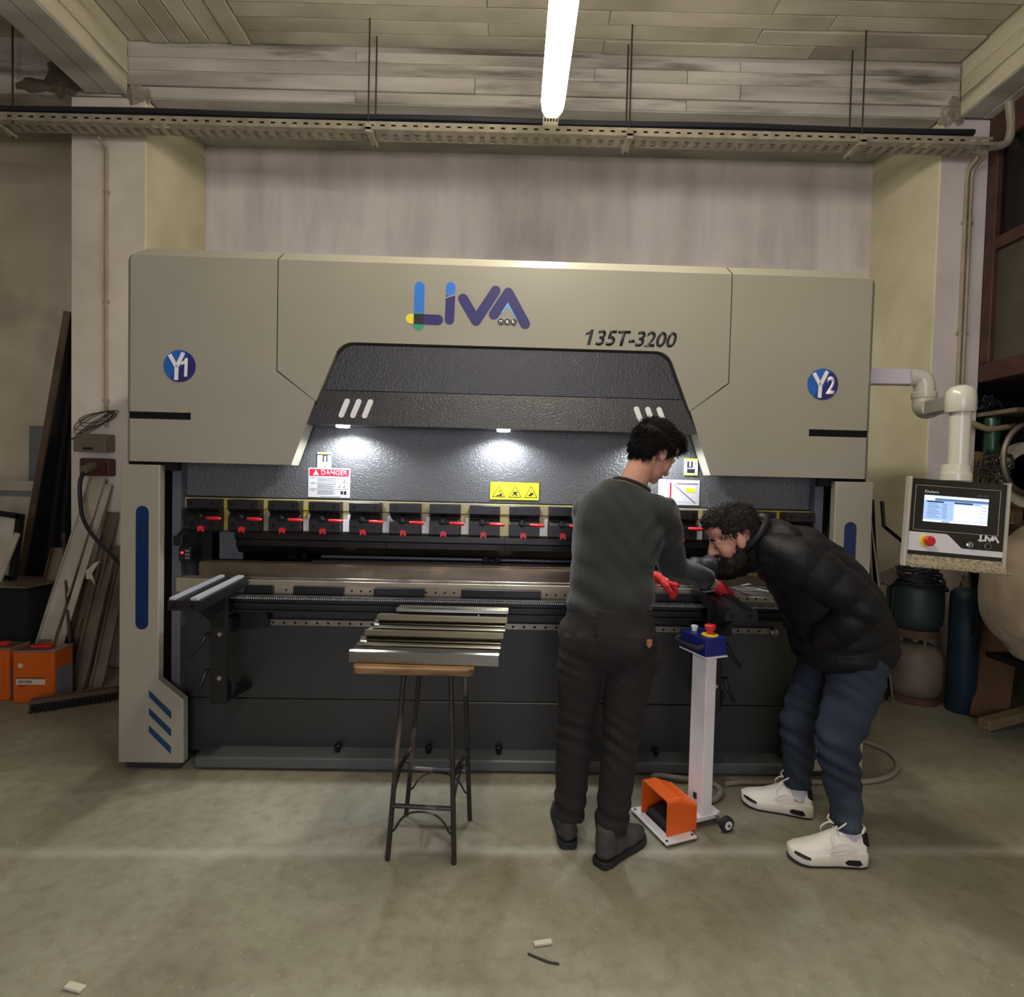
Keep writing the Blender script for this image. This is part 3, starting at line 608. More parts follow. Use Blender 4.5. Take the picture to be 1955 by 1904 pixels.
# small safety display on the left side frame
sd = B().box(-1.653,-1.592,0.06,0.10,1.066,1.139).bevel(0.005,1).obj('safety_display', 'black_part', PB)
child_of('display_light', B().box(-1.640,-1.628,0.0585,0.060,1.105,1.115).mesh('display_light','led_red'), sd)
for i in range(3):
    for j in range(2): child_of('display_key', B().box(-1.617+j*0.011,-1.609+j*0.011,0.0585,0.060,1.078+i*0.018,1.088+i*0.018).mesh('display_key','ink_grey'), sd)
B().tube([(-1.66,0.07,1.20),(-1.62,0.06,1.24),(-1.56,0.08,1.255)], 0.006, 6).obj('sensor_cable', 'cable_black', PB)
B().box(-1.665,-1.62,0.03,0.075,1.15,1.20).bevel(0.004,1).obj('sensor_head', 'black_part', PB)

# sheet support arms
def support_arm(x0, s, label, strip):
    arm = B().box(x0-0.040,x0+0.040,-0.125,-0.100,0.40,0.93).bevel(0.004,1).obj('support_arm', 'black_part', PB); sub(arm, label)
    # console under the rail
    b = B(); b.prism([(-0.40,0.955),(-0.40,0.925),(-0.30,0.915),(-0.17,0.83),(-0.125,0.78),(-0.10,0.78),(-0.10,0.955)], x0-0.028, x0+0.028, 'x'); child_of('console', b.mesh('console','black_part'), arm)
    b = B(); b.prism([(-0.10,0.50),(-0.10,0.42),(0.118,0.392),(0.118,0.415)], x0-0.02, x0+0.055, 'x'); child_of('foot_plate', b.mesh('foot_plate','bolt_dark'), arm)
    b = B(); b.prism([(x0-0.04,0.40),(x0+0.04,0.40),(x0+0.075,0.47),(x0+0.06,0.50),(x0+0.04,0.53),(x0-0.04,0.53)], -0.10, -0.085); child_of('gusset', b.mesh('gusset','black_part'), arm)
    b = B(); b.prism([(x0-0.03,0.70),(x0-0.03,0.79),(x0+0.03,0.835),(x0+0.11,0.835),(x0+0.16,0.80),(x0+0.16,0.735),(x0+0.05,0.72)], 0.055, 0.099); child_of('rail_slider', b.mesh('rail_slider','black_part'), arm)
    b = B().box(x0-0.02,x0+0.02,-0.10,0.06,0.74,0.80); child_of('slider_neck', b.mesh('slider_neck','black_part'), arm)
    def sl(dx0, dx1, zt, zb, m, nm, y0=-0.41, y1=0.03):
        b = B(); Z = lambda y, z: z+0.028*(y+0.41)/0.44
        vs = [b.bm.verts.new((x0+dx, y, Z(y, z))) for dx in (dx0,dx1) for y, z in ((y0,zb),(y1,zb),(y1,zt),(y0,zt))]
        for f in ((3,2,1,0),(4,5,6,7),(0,1,5,4),(1,2,6,5),(2,3,7,6),(3,0,4,7)): b.bm.faces.new([vs[i] for i in f])
        child_of(nm, b.mesh(nm, m), arm)
    sl(-0.072,0.072,0.968,0.925,'black_part','rail_body')
    sl(-0.070,-0.048,0.978,0.968,strip,'slide_strip',-0.40); sl(0.020,0.050,0.978,0.968,strip,'slide_strip',-0.40)
    for dx in (-0.045,0.035): child_of('bolt', bolt_me(x0+dx,0.945,-0.41,0.009), arm)
    for dz, dx in ((0.745,0.01),(0.53,0.01)): child_of('bolt', bolt_me(x0+dx,dz,-0.125,0.011,'steel_bright'), arm)
    for dz, d in ((0.735,(-0.075*s,-0.02,-0.10)),(0.56,(-0.05*s,-0.02,-0.10))):
        p = V((x0-s*0.05,-0.112,dz)); h = B().cyl((x0-s*0.035,-0.112,dz),p-V((s*0.02,0,0)),0.012,seg=10).tube([p-V((s*0.012,0,0)),p+V(d)*0.5,p+V(d)], [0.010,0.0085,0.0095], 8, round_ends=True)
        child_of('clamp_lever', h.mesh('clamp_lever','black_part',True), arm)
support_arm(-1.355, 1, 'black sheet support arm near the left column with two bright slide strips', 'rail_silver')
support_arm(1.065, -1, 'black sheet support arm behind the pedal stand', 'bolt_dark')

# ---------------------------------------------------------------- lettering and stickers on the machine
def stroke(pts, w, y0, m, parent=covC, nm='logo_stroke'):
    for k, (a, b_) in enumerate(zip(pts[:-1], pts[1:])):
        bb = B(); bb.capsule2d(a, b_, w, y0, y0-0.0012-0.0004*k); child_of(nm, bb.mesh(nm, m), parent)
def flat(poly, y0, m, parent=covC, nm='logo_patch', d=0.0012): return child_of(nm, B().prism(poly, y0, y0-d).mesh(nm, m), parent)
def disc(x, z, r, y0, m, parent, nm, n=28, a0=0, a1=2*pi, d=0.0012): return flat([(x+r*cos(a0+(a1-a0)*i/n), z+r*sin(a0+(a1-a0)*i/n)) for i in range(n if a1-a0 > 6.2 else n+1)], y0, m, parent, nm, d)
W_ = 0.050
stroke([(-0.436,2.478),(-0.437,2.345)], W_, 0, 'ink_blue'); stroke([(-0.477,2.318),(-0.43,2.318)], W_, -0.0006, 'ink_yellow')
stroke([(-0.437,2.33),(-0.437,2.288)], W_, -0.0010, 'ink_green'); stroke([(-0.43,2.3175),(-0.340,2.3165)], W_, -0.0014, 'ink_navy')
flat([(-0.462,2.343),(-0.412,2.343),(-0.412,2.292),(-0.462,2.292)], -0.0022, 'ink_black')
stroke([(-0.281,2.430),(-0.284,2.318)], 0.047, 0, 'ink_navy'); stroke([(-0.280,2.482),(-0.2805,2.455)], 0.047, -0.0006, 'ink_blue')
flat([(-0.306,2.422),(-0.256,2.440),(-0.256,2.447),(-0.306,2.429)], -0.0022, 'beige_paint')
stroke([(-0.218,2.425),(-0.151,2.318),(-0.056,2.470)], W_, 0, 'ink_navy')
flat([(0.008,2.430),(0.064,2.322),(0.050,2.330),(0.006,2.394),(-0.016,2.360),(-0.034,2.368)], -0.0004, 'ink_light')
stroke([(-0.062,2.352),(0.008,2.462),(0.096,2.310)], W_, -0.0008, 'ink_navy')
for x, ch in ((-0.026,'m'),(0.006,'a'),(0.038,'k')):
    disc(x,2.316,0.0155,-0.0024,'ink_black',covC,'logo_dot'); child_of('lettering', text_mesh(ch, x-0.008, x+0.008, 2.308, 2.324 if ch != 'k' else 2.327, -0.0038, 'ink_white', bold=0.02, depth=0.0008), covC)
child_of('lettering', text_mesh('35T-3200', 0.452, 0.866, 2.212, 2.292, 0, 'ink_black', shear=0.25, bold=0.022), covC)
one = lambda x, z, w, h, sh: [(x+w*u+sh*h*v, z+h*v) for u, v in ((0.36,0.0),(0.66,0.0),(0.66,1.0),(0.42,1.0),(0.30,0.86),(0.02,0.76),(0.02,0.60),(0.36,0.70))]
flat(one(0.390,2.213,0.056,0.079,0.22), 0, 'ink_black', covC, 'lettering')
def y_sticker(x, s, par, digit):
    z, r = 2.050, 0.0795
    disc(x,z,r,0,'sticker_blue',par,'sticker'); disc(x,z,r,-0.0013,'ink_navy',par,'sticker_shade', a0=-1.9, a1=0.95)
    flat([(x-0.024,z-0.0745),(x+0.046,z+0.063),(x+0.030,z+0.0735),(x-0.045,z-0.064)], -0.0026, 'sticker_mid', par, 'sticker_shade')
    y = -0.0040
    for a, b_ in (((x-0.048,z+0.055),(x-0.013,z-0.006)),((x+0.020,z+0.066),(x-0.013,z-0.006)),((x-0.013,z-0.004),(x-0.015,z-0.070))):
        bb = B(); bb.obox(((a[0]+b_[0])/2,y,(a[1]+b_[1])/2), ((b_[0]-a[0])/2,0,(b_[1]-a[1])/2), (0,0.0007,0), tuple(V((-(b_[1]-a[1]),0,b_[0]-a[0])).normalized()*0.0095)); child_of('letter_stroke', bb.mesh('letter_stroke','ink_white'), par)
    if digit == '2': child_of('lettering', text_mesh(digit, x+0.016, x+0.060, z-0.050, z+0.040, y, 'ink_white', bold=0.03, shear=0.1, depth=0.001), par)
    else: flat(one(x+0.006, z-0.052, 0.050, 0.092, 0.03), y+0.0006, 'ink_white', par, 'lettering')
y_sticker(-1.618, -1, covL, '1'); y_sticker(1.622, 1, covR, '2')
# danger sign
YR = 0.14
ds = B().box(-1.023,-0.804,YR-0.003,YR,1.408,1.563).obj('danger_sign', 'sign_white', PB); f = lambda p, m, nm='sign_print', y=YR-0.003: flat(p, y, m, ds, nm, 0.0008)
rect = lambda a, b_, c, d: [(a,c),(b_,c),(b_,d),(a,d)]
f(rect(-1.017,-0.810,1.521,1.557),'ink_red'); f([(-0.998,1.526),(-0.968,1.526),(-0.983,1.552)],'ink_white',y=YR-0.0038)
child_of('lettering', text_mesh('DANGER', -0.956, -0.818, 1.526, 1.552, YR-0.0038, 'sign_white', bold=0.010, depth=0.0008), ds)
for z in (1.516,1.487,1.453): f(rect(-1.014,-0.812,z,z+0.0015),'ink_grey')
for z0, n in ((1.508,3),(1.479,4),(1.445,4)):
    for k in range(n): f(rect(-0.975,-0.975+(0.085 if k % 2 else 0.10),z0-k*0.0068,z0-k*0.0068+0.0028),'ink_grey')
    f(rect(-1.010,-0.986,z0,z0+0.003),'ink_grey')
f(rect(-0.853,-0.840,1.425,1.444),'ink_black'); f(rect(-0.836,-0.822,1.425,1.444),'ink_black')
for x, z in ((-0.832,1.499),(-0.858,1.470),(-0.832,1.470)): disc(x,z,0.010,YR-0.003,'ink_red',ds,'sign_print',14,d=0.0006); disc(x,z,0.0085,YR-0.0037,'ink_white',ds,'sign_print',14,d=0.0005); f([(x-0.006,z-0.005),(x-0.002,z-0.006),(x+0.006,z+0.005),(x+0.002,z+0.006)],'ink_black',y=YR-0.0042)
f(rect(-0.96,-0.85,1.412,1.4145),'ink_grey')
def card(x0, x1, z0, z1, side, label):
    c = sub(B().box(x0,x1,YR-0.006,YR-0.003 if side < 0 else YR,z0,z1).obj('info_card', 'sign_white', PB), label); q = lambda p, m, y=YR-0.006: flat(p, y, m, c, 'card_print', 0.0006)
    if side < 0:
        q(rect(x0,x1,z1-0.016,z1-0.010),'ink_black'); q(rect(x0+0.008,x1-0.008,z1-0.010,z1-0.001),'ink_yellow')
        q(rect(x0+0.028,x0+0.054,z1-0.050,z1-0.016),'ink_black'); q([(x0+0.036,z1-0.044),(x0+0.041,z1-0.050),(x0+0.046,z1-0.044),(x0+0.046,z1-0.020),(x0+0.036,z1-0.020)],'ink_white',YR-0.0066)
        q(rect(x0+0.024,x0+0.044,z0+0.012,z0+0.018),'ink_grey'); q(rect(x0+0.008,x0+0.022,z1-0.032,z1-0.026),'ink_grey')
    else:
        q(rect(x0,x1,z1-0.010,z1),'ink_yellow'); q(rect(x0+0.014,x0+0.044,z1-0.050,z1-0.016),'ink_black'); q(rect(x0+0.025,x0+0.034,z1-0.044,z1-0.016),'ink_white',YR-0.0066)
        q(rect(x0+0.014,x0+0.056,z0+0.012,z0+0.034),'ink_black'); q(rect(x0+0.052,x0+0.064,z1-0.030,z1-0.025),'ink_grey'); q(rect(x0,x1,z0,z0+0.006),'ink_yellow')
card(-0.976,-0.904,1.556,1.646,-1,'small white info card above the danger sign'); card(0.972,1.044,1.572,1.662,1,'small white info card right of the heads')
ys = sub(B().box(-0.066,0.200,YR-0.004,YR,1.416,1.514).bevel(0.003,1).obj('warning_sign', 'ink_black', PB), 'yellow sign with three warning triangles'); f2 = lambda p, m, y, nm='sign_print': flat(p, y, m, ys, nm, 0.0006)
f2(rect(-0.063,0.197,1.419,1.511),'sign_yellow',YR-0.004)
for i, x in enumerate((-0.017,0.070,0.155)):
    tri = lambda k, dz=0: [(x-0.035*k,1.4315+dz),(x+0.035*k,1.4315+dz),(x,1.4315+0.063*k+dz)]
    f2(tri(1.0),'ink_black',YR-0.0046); f2(tri(0.84,0.003),'sign_yellow',YR-0.0052)
    y = YR-0.0058
    if i == 0: f2([(x-0.018,1.437),(x+0.020,1.437),(x+0.014,1.456),(x+0.002,1.444),(x-0.010,1.442)],'ink_black',y); disc(x+0.006,1.462,0.0045,y,'ink_black',ys,'sign_print',10,d=0.0006)
    if i == 1: f2([(x-0.016,1.455),(x-0.006,1.463),(x+0.012,1.461),(x+0.016,1.453),(x+0.006,1.457),(x+0.012,1.438),(x+0.006,1.438),(x-0.001,1.449),(x-0.014,1.438),(x-0.018,1.441),(x-0.004,1.455)],'ink_black',y)
    if i == 2: f2([(x-0.016,1.445),(x-0.004,1.452),(x-0.002,1.468),(x+0.003,1.455),(x+0.010,1.460),(x+0.014,1.450),(x+0.004,1.444),(x-0.006,1.438)],'ink_black',y)
ch = sub(B().box(0.836,1.058,YR-0.004,YR,1.412,1.546).obj('bending_chart', 'sign_white', PB), 'white bending chart sheet with a diagonal line'); f3 = lambda p, m, y=YR-0.004: flat(p, y, m, ch, 'chart_print', 0.0006)
f3(rect(0.896,1.048,1.426,1.536),'sign_white'); f3(rect(0.897,0.906,1.425,1.530),'ink_red',YR-0.0048); f3([(0.912,1.522),(0.920,1.522),(1.040,1.424),(1.030,1.424)],'ink_grey',YR-0.0048); f3(rect(0.985,1.030,1.480,1.504),'sign_yellow',YR-0.0048); f3(rect(0.93,1.045,1.522,1.530),'ink_grey',YR-0.0048)
# ================================================================== CONTROL PANEL on its swivel arm
t = thing('control_panel', 'grey and black control panel with lit screen on a jointed arm', 'control panel', (2.195,-0.15,1.572), (radians(-3),radians(3.2),radians(-8)))
hx, bot = 0.222, -0.432
B().box(-0.150,0.150,0.03,0.10,-0.36,-0.010).box(-0.205,0.205,0.004,0.03,-0.40,-0.004).obj('housing', 'black_part', t)
for s in (-1,1): B().box(s*hx,s*0.209,-0.012,0.026,bot,0.004).bevel(0.003,1).obj('side_plate', 'panel_grey', t)
fp = B().box(-0.209,0.209,0.0,0.004,-0.372,-0.004).obj('front_plate', 'gloss_black', t)
z0, z1, x0, x1 = -0.252, -0.034, -0.188, 0.184
for a in ((x0,x1,z1-0.002,z1),(x0,x1,z0,z0+0.002),(x0,x0+0.002,z0,z1),(x1-0.002,x1,z0,z1)): child_of('bezel_line', B().box(a[0],a[1],-0.0012,0.0,a[2],a[3]).mesh('bezel_line','panel_grey'), fp)
scr = B().box(-0.147,0.134,-0.0015,0.0,-0.208,-0.080).obj('screen', 'screen_base', t)
def sc(a, b_, c, d, m): child_of('screen_field', B().box(a,b_,-0.0022,-0.0015,c,d).mesh('screen_field', m), scr)
sc(-0.147,0.134,-0.092,-0.083,'screen_white'); sc(-0.10,0.134,-0.104,-0.094,'screen_bar'); sc(-0.147,-0.10,-0.104,-0.092,'screen_white')
sc(-0.014,0.100,-0.196,-0.118,'screen_white'); sc(0.103,0.132,-0.196,-0.110,'screen_white'); sc(-0.147,0.134,-0.208,-0.199,'screen_white'); sc(-0.066,-0.030,-0.207,-0.200,'screen_bar'); sc(-0.014,0.066,-0.114,-0.107,'screen_dark'); sc(-0.135,-0.060,-0.114,-0.107,'screen_dark')
for k in range(8): sc(-0.13,-0.09+0.01*(k % 3),-0.122-k*0.009,-0.1195-k*0.009,'screen_bar'); sc(-0.065,-0.045,-0.122-k*0.009,-0.1195-k*0.009,'screen_bar')
for k in range(2): sc(-0.014,0.100,-0.146-k*0.024,-0.1448-k*0.024,'screen_bar')
for k in range(5): sc(0.106,0.128,-0.124-k*0.016,-0.121-k*0.016,'screen_bar')
child_of('lettering', text_mesh('Delem', -0.145, -0.085, -0.070, -0.058, 0, 'ink_white', bold=0.01, depth=0.0008), fp); child_of('lettering', text_mesh('DA-53T', 0.085, 0.133, -0.072, -0.062, 0, 'ink_grey', depth=0.0008), fp)
wp = B().prism([(-0.209,-0.262),(-0.042,-0.262),(-0.030,-0.266),(0.028,-0.322),(0.040,-0.325),(0.209,-0.325),(0.209,-0.352),(-0.209,-0.352)], 0.0, -0.0015).obj('button_plate', 'white_plastic', t)
child_of('button_base', B().lathe([(0.028,0),(0.028,-0.006),(0.024,-0.008)], (-0.128,-0.0015,-0.302), 22, 'y').mesh('button_base','yellow_plastic',True), wp)
child_of('stop_button', B().lathe([(0.013,0),(0.013,-0.016),(0.023,-0.020),(0.024,-0.030),(0.018,-0.036)], (-0.128,-0.008,-0.302), 22, 'y').mesh('stop_button','red_plastic',True), wp)
child_of('key_switch', B().lathe([(0.015,0),(0.015,-0.008),(0.011,-0.010)], (0.062,0.0,-0.304), 18, 'y').box(0.060,0.064,-0.022,-0.008,-0.314,-0.296).mesh('key_switch','steel_bright',True), fp)
child_of('push_button', B().lathe([(0.016,0),(0.016,-0.005),(0.012,-0.006),(0.011,-0.003)], (0.142,0.0,-0.304), 18, 'y').mesh('push_button','steel_mid',True), fp)
child_of('push_button_cap', B().lathe([(0.011,0),(0.011,-0.006)], (0.142,-0.001,-0.304), 16, 'y').mesh('push_button_cap','black_part'), fp)
def ls(pts, w=0.008):
    for a, b_ in zip(pts[:-1], pts[1:]): bb = B(); bb.capsule2d(a, b_, w, 0, -0.0012, 5); child_of('logo_stroke', bb.mesh('logo_stroke','ink_white'), fp)
ls([(0.111,-0.254),(0.111,-0.282)]); ls([(0.104,-0.278),(0.124,-0.278)]); ls([(0.133,-0.254),(0.132,-0.278)]); ls([(0.141,-0.262),(0.151,-0.279),(0.163,-0.257)]); ls([(0.163,-0.274),(0.174,-0.257),(0.187,-0.281)])
ty = B(); ty.prism([(-0.006,-0.372),(-0.012,-0.398),(-0.060,-0.418),(-0.066,-0.414),(-0.066,-0.428),(-0.058,-0.432),(0.026,-0.418),(0.026,-0.372)], -0.209, 0.209, 'x'); ty.obj('tool_tray', 'tray_speckle', t)
# arm: parts in world coordinates, brought into the panel's frame
bpy.context.view_layer.update()
Mi = (Matrix.Translation(t.location) @ t.rotation_euler.to_matrix().to_4x4()).inverted()
def arm_part(b, name, m, smooth=True):
    me = b.mesh(name, m, smooth); me.transform(Mi); return link(name, me, t)
arm_part(B().beam((1.885,0.24,2.135),(2.20,0.235,2.138),0.06,0.085).bevel(0.006,2), 'square_tube', 'arm_lilac', False)
arm_part(B().tube([(2.195,0.235,2.138),(2.235,0.232,2.140),(2.268,0.225,2.128),(2.282,0.22,2.09),(2.283,0.22,2.05)], [(0.049,0.049)]*5, 20, ref=(0,1,0), sm=4), 'elbow', 'arm_cream')
arm_part(B().lathe([(0.058,2.022),(0.060,2.03),(0.060,2.052),(0.054,2.058)], (2.283,0.22,0), 26), 'swivel_collar', 'arm_cream')
arm_part(B().tube([(2.283,0.22,2.022),(2.281,0.215,1.985),(2.276,0.19,1.962),(2.262,0.13,1.958)], [0.054,0.055,0.054,0.050], 20, sm=4), 'elbow', 'arm_cream')
arm_part(B().beam((2.268,0.16,1.958),(2.20,-0.10,1.955),0.07,0.075).bevel(0.006,2), 'square_tube', 'arm_grey', False)
arm_part(B().lathe([(0.020,2.028),(0.044,2.018),(0.058,1.998),(0.062,1.97),(0.062,1.905),(0.058,1.898)], (2.192,-0.14,0), 28), 'dome_joint', 'arm_cream')
arm_part(B().lathe([(0.043,1.90),(0.043,1.63)], (2.194,-0.14,0), 24), 'round_tube', 'arm_cream')
arm_part(B().lathe([(0.046,1.652),(0.058,1.644),(0.060,1.612),(0.062,1.606),(0.066,1.604),(0.066,1.572)], (2.196,-0.125,0), 28), 'tube_flange', 'arm_cream')

# ================================================================== FOOT PEDAL STAND
t = thing('foot_pedal_stand', 'white wheeled stand with orange foot pedal and blue button box', 'foot pedal', (0.727,-0.544,0), (0,0,radians(20.8)))
bp_ = B().box(0,0.158,0,0.268,0.012,0.022).bevel(0.002,1).obj('base_plate', 'white_paint', t)
for x, y in ((0.014,0.016),(0.014,0.252),(0.144,0.016),(0.144,0.252)): child_of('screw', B().lathe([(0.006,0.022),(0.006,0.0235)], (x,y,0), 10).mesh('screw','rubber'), bp_)
for x, y in ((0.02,0.03),(0.02,0.238)): child_of('rubber_foot', B().lathe([(0.014,0),(0.014,0.012)], (x,y,0), 12).mesh('rubber_foot','rubber'), bp_)
b = B()
out = [(0.022,0.022),(0.022,0.165),(0.034,0.176),(0.205,0.176),(0.217,0.165),(0.217,0.022)]; inn = [(0.206,0.022),(0.206,0.160),(0.201,0.165),(0.038,0.165),(0.033,0.160),(0.033,0.022)]
def hood_ring(x, s, y0=0.0): return [(x, y, 0.022+(z-0.022)*s) for y, z in out+inn]
R_ = [[b.bm.verts.new(p) for p in hood_ring(x, s)] for x, s in ((0.030,1.0),(0.095,1.0),(0.175,0.76))]; b.skin(R_)
b.prism([(0.024,0.022),(0.024,0.135),(0.040,0.138),(0.199,0.138),(0.215,0.135),(0.215,0.022)], 0.165, 0.186, 'x')
for v in b.bm.verts: v.co.y += 0.014
b.bevel(0.003,1).obj('pedal_guard', 'orange_paint', t)
B().prism([(0.045,0.030),(0.045,0.052),(0.15,0.078),(0.15,0.030)], 0.062, 0.195, 'y').obj('pedal', 'rubber', t)
B().prism([(0.040,0.022),(0.040,0.030),(0.16,0.030),(0.16,0.022)], 0.055, 0.205, 'y').obj('pedal_base', 'bolt_dark', t)
B().box(0.145,0.345,0.075,0.150,0.022,0.052).bevel(0.003,1).obj('base_bar', 'white_paint', t); B().box(0.205,0.315,0.055,0.170,0.052,0.058).bevel(0.002,1).obj('post_plate', 'white_paint', t)
B().box(0.232,0.288,0.064,0.160,0.058,0.772).bevel(0.004,2).obj('post', 'white_paint', t)
B().box(0.225,0.233,0.10,0.115,0.115,0.14).obj('cable_gland', 'rubber', t)
B().cyl((0.325,0.0,0.034),(0.325,0.225,0.034),0.007,seg=8).obj('axle', 'steel_mid', t)
for y in (0.0,0.205):
    w = B().lathe([(0.020,0),(0.033,0.002),(0.034,0.006),(0.034,0.018),(0.033,0.022),(0.020,0.024)], (0.325,y,0.034), 20, 'y').obj('wheel', 'rubber', t, True)
    child_of('wheel_hub', B().lathe([(0.019,-0.002),(0.019,0.026)], (0.325,y,0.034), 16, 'y').mesh('wheel_hub','white_plastic'), w); child_of('wheel_bolt', B().lathe([(0.007,-0.006),(0.007,0.0)], (0.325,y,0.034), 10, 'y').mesh('wheel_bolt','steel_mid'), w)
bx = B().box(0.198,0.312,0.035,0.215,0.776,0.856).bevel(0.005,2).obj('button_box', 'navy_box', t); B().box(0.200,0.314,0.03,0.212,0.770,0.776).obj('box_tray', 'white_paint', t)
child_of('button_ring', B().lathe([(0.036,0.856),(0.036,0.860),(0.033,0.861)], (0.262,0.085,0), 26).mesh('button_ring','yellow_plastic',True), bx)
child_of('stop_button', B().lathe([(0.013,0.860),(0.015,0.876),(0.023,0.884),(0.024,0.898),(0.020,0.903)], (0.262,0.085,0), 22).mesh('stop_button','red_plastic',True), bx)
child_of('push_button', B().lathe([(0.012,0.856),(0.012,0.868),(0.015,0.869),(0.015,0.878),(0.012,0.880)], (0.248,0.170,0), 18).mesh('push_button','white_plastic',True), bx)
child_of('carry_handle', B().tube([(0.20,0.052,0.822),(0.178,0.056,0.815),(0.168,0.075,0.812),(0.168,0.180,0.812),(0.178,0.200,0.815),(0.20,0.205,0.822)], 0.011, 8, sm=3).mesh('carry_handle','rubber',True), bx)

# conduits of the pedal stand on the floor
tag(B().tube([(0.92,-0.20,0.05),(0.90,-0.16,0.016),(0.86,-0.12,0.014),(0.82,-0.05,0.014),(0.81,0.0,0.014),(0.85,0.01,0.016),(0.93,-0.035,0.03),(1.02,-0.03,0.016),(1.10,-0.05,0.014),(1.115,-0.12,0.014),(1.06,-0.19,0.014),(0.98,-0.22,0.016),(0.94,-0.24,0.05)], 0.013, 10, sm=8).obj('flexible_conduit', 'cable_grey', smooth=True), 'grey flexible conduit curled behind the white pedal post', 'conduit')
tag(B().tube([(1.16,-0.05,0.013),(1.25,-0.035,0.013),(1.40,-0.03,0.013),(1.66,-0.012,0.013),(1.90,0.00,0.013),(2.07,0.06,0.013),(2.20,0.18,0.013),(2.25,0.33,0.013),(2.19,0.46,0.013),(2.06,0.51,0.013),(1.98,0.50,0.013)], 0.012, 10, sm=8).obj('flexible_conduit', 'cable_grey', smooth=True), 'long grey floor conduit looping out past the right column', 'conduit')

# ================================================================== STOOL with aluminium profiles
t = thing('bar_stool', 'tall worn metal stool with rounded wooden seat carrying bright profiles', 'stool', (-0.26,-0.51,0), world=True)
seat = B(); n = 6; P = []
for cx, cy, a0 in ((-0.115,-0.630,-90),(-0.115,-0.36,0),(-0.53,-0.36,90),(-0.53,-0.630,180)):
    for k in range(n+1): a = radians(a0+90*k/n); P.append((cx+0.032*cos(a), cy+0.032*sin(a)))
seat.prism(P, 0.746, 0.775, 'z').bevel(0.006,2); so = seat.obj('seat', 'wood_seat', t)
feet = [(-0.410,-0.645),(-0.144,-0.660),(-0.103,-0.376),(-0.392,-0.352)]; tops = [(-0.366,-0.600),(-0.178,-0.605),(-0.140,-0.42),(-0.330,-0.405)]
def lp(i, z): k = z/0.75; return V((feet[i][0]+(tops[i][0]-feet[i][0])*k, feet[i][1]+(tops[i][1]-feet[i][1])*k, z))
for i in range(4): B().tube([lp(i,0.0),lp(i,0.4),lp(i,0.748)], 0.0105, 10).obj('leg', 'leg_paint', t, True)
B().box(-0.39,-0.12,-0.62,-0.39,0.735,0.746).obj('seat_plate', 'leg_paint', t)
for a, b_, z in ((0,1,0.212),(2,3,0.225),(0,3,0.33),(1,2,0.33)): B().tube([lp(a,z),lp(b_,z)], 0.009, 8).obj('stretcher', 'leg_paint', t, True)
for a, b_, z in ((0,1,0.205),(2,3,0.218)):
    p, q = lp(a,z-0.085), lp(b_,z-0.085)
    B().tube([p, p.lerp(q,0.06)-V((0,0,0.004)), p.lerp(q,0.18)+V((0,0,0.045)), p.lerp(q,0.36)+V((0,0,0.073)), p.lerp(q,0.64)+V((0,0,0.073)), p.lerp(q,0.82)+V((0,0,0.045)), p.lerp(q,0.94)-V((0,0,0.004)), q], 0.0045, 6, sm=4).obj('arched_brace', 'leg_paint', t, True)
for a, b_, z in ((0,3,0.325),(1,2,0.325)):
    p, q = lp(a,z-0.10), lp(b_,z-0.10)
    B().tube([p, p.lerp(q,0.2)+V((0,0,0.05)), p.lerp(q,0.5)+V((0,0,0.085)), p.lerp(q,0.8)+V((0,0,0.05)), q], 0.0045, 6, sm=4).obj('arched_brace', 'leg_paint', t, True)
# six bent aluminium profiles nested like shingles on the seat
names = ('frontmost aluminium profile on the stool, lowest of the pile','second aluminium profile from the front on the stool','third aluminium profile from the front on the stool','fourth aluminium profile from the front on the stool','fifth aluminium profile on the stool, with a notch at its right end','rearmost shorter aluminium profile lying topmost on the stool pile')
def profile(x0, x1, y, z, label, dy=0.0, notch=False, v=0):
    th = 0.003
    path = [[(0.0,0.002),(0.0,0.046),(0.012,0.050),(0.060,0.034),(0.066,0.046),(0.076,0.046)],
            [(0.0,0.010),(0.006,0.038),(0.022,0.040),(0.024,0.030),(0.058,0.036),(0.074,0.052)],
            [(0.0,0.004),(0.002,0.030),(0.010,0.050),(0.030,0.052),(0.050,0.038),(0.078,0.044)]][v]
    if z > 0.78: path = [(path[0][0], max(path[0][1], 0.034))]+[(a, max(c, 0.037)) for a, c in path[1:]]      # upper profiles rest with a short lip on the one below
    o1 = [(p[0], p[1]) for p in path]; o2 = [(p[0]+(0.0 if i else th), p[1]-th) if i > 1 else (p[0]+th, p[1]-(th if i else 0)) for i, p in enumerate(path)][::-1]
    b = B(); poly = o1+o2
    segs = [(0.0,1.0)]
    r1 = []
    for u in (0.0,1.0):
        r1.append([b.bm.verts.new((x0+(x1-x0)*u, y+dy*u+q[0], z+q[1])) for q in poly])
    b.skin(r1)
    if notch: b.box(x1-0.13,x1-0.125,y+dy+0.004,y+dy+0.05,z+0.05,z+0.056)
    return tag(b.obj('aluminium_profile', 'aluminium_dull' if v == 2 else 'aluminium'), label, 'profile', 'aluminium profiles on the stool')
for i, (x0, x1, dy) in enumerate(((-0.585,0.012,-0.012),(-0.572,0.018,-0.010),(-0.555,0.028,-0.010),(-0.540,0.034,-0.008),(-0.530,0.042,-0.006),(-0.455,0.046,0.0))):
    profile(x0, x1, -0.612+i*0.054, 0.7765+i*0.0215+(0.004 if i in (2,5) else 0.0), names[i], dy, i == 4, (0,1,2,1,2,0)[i])

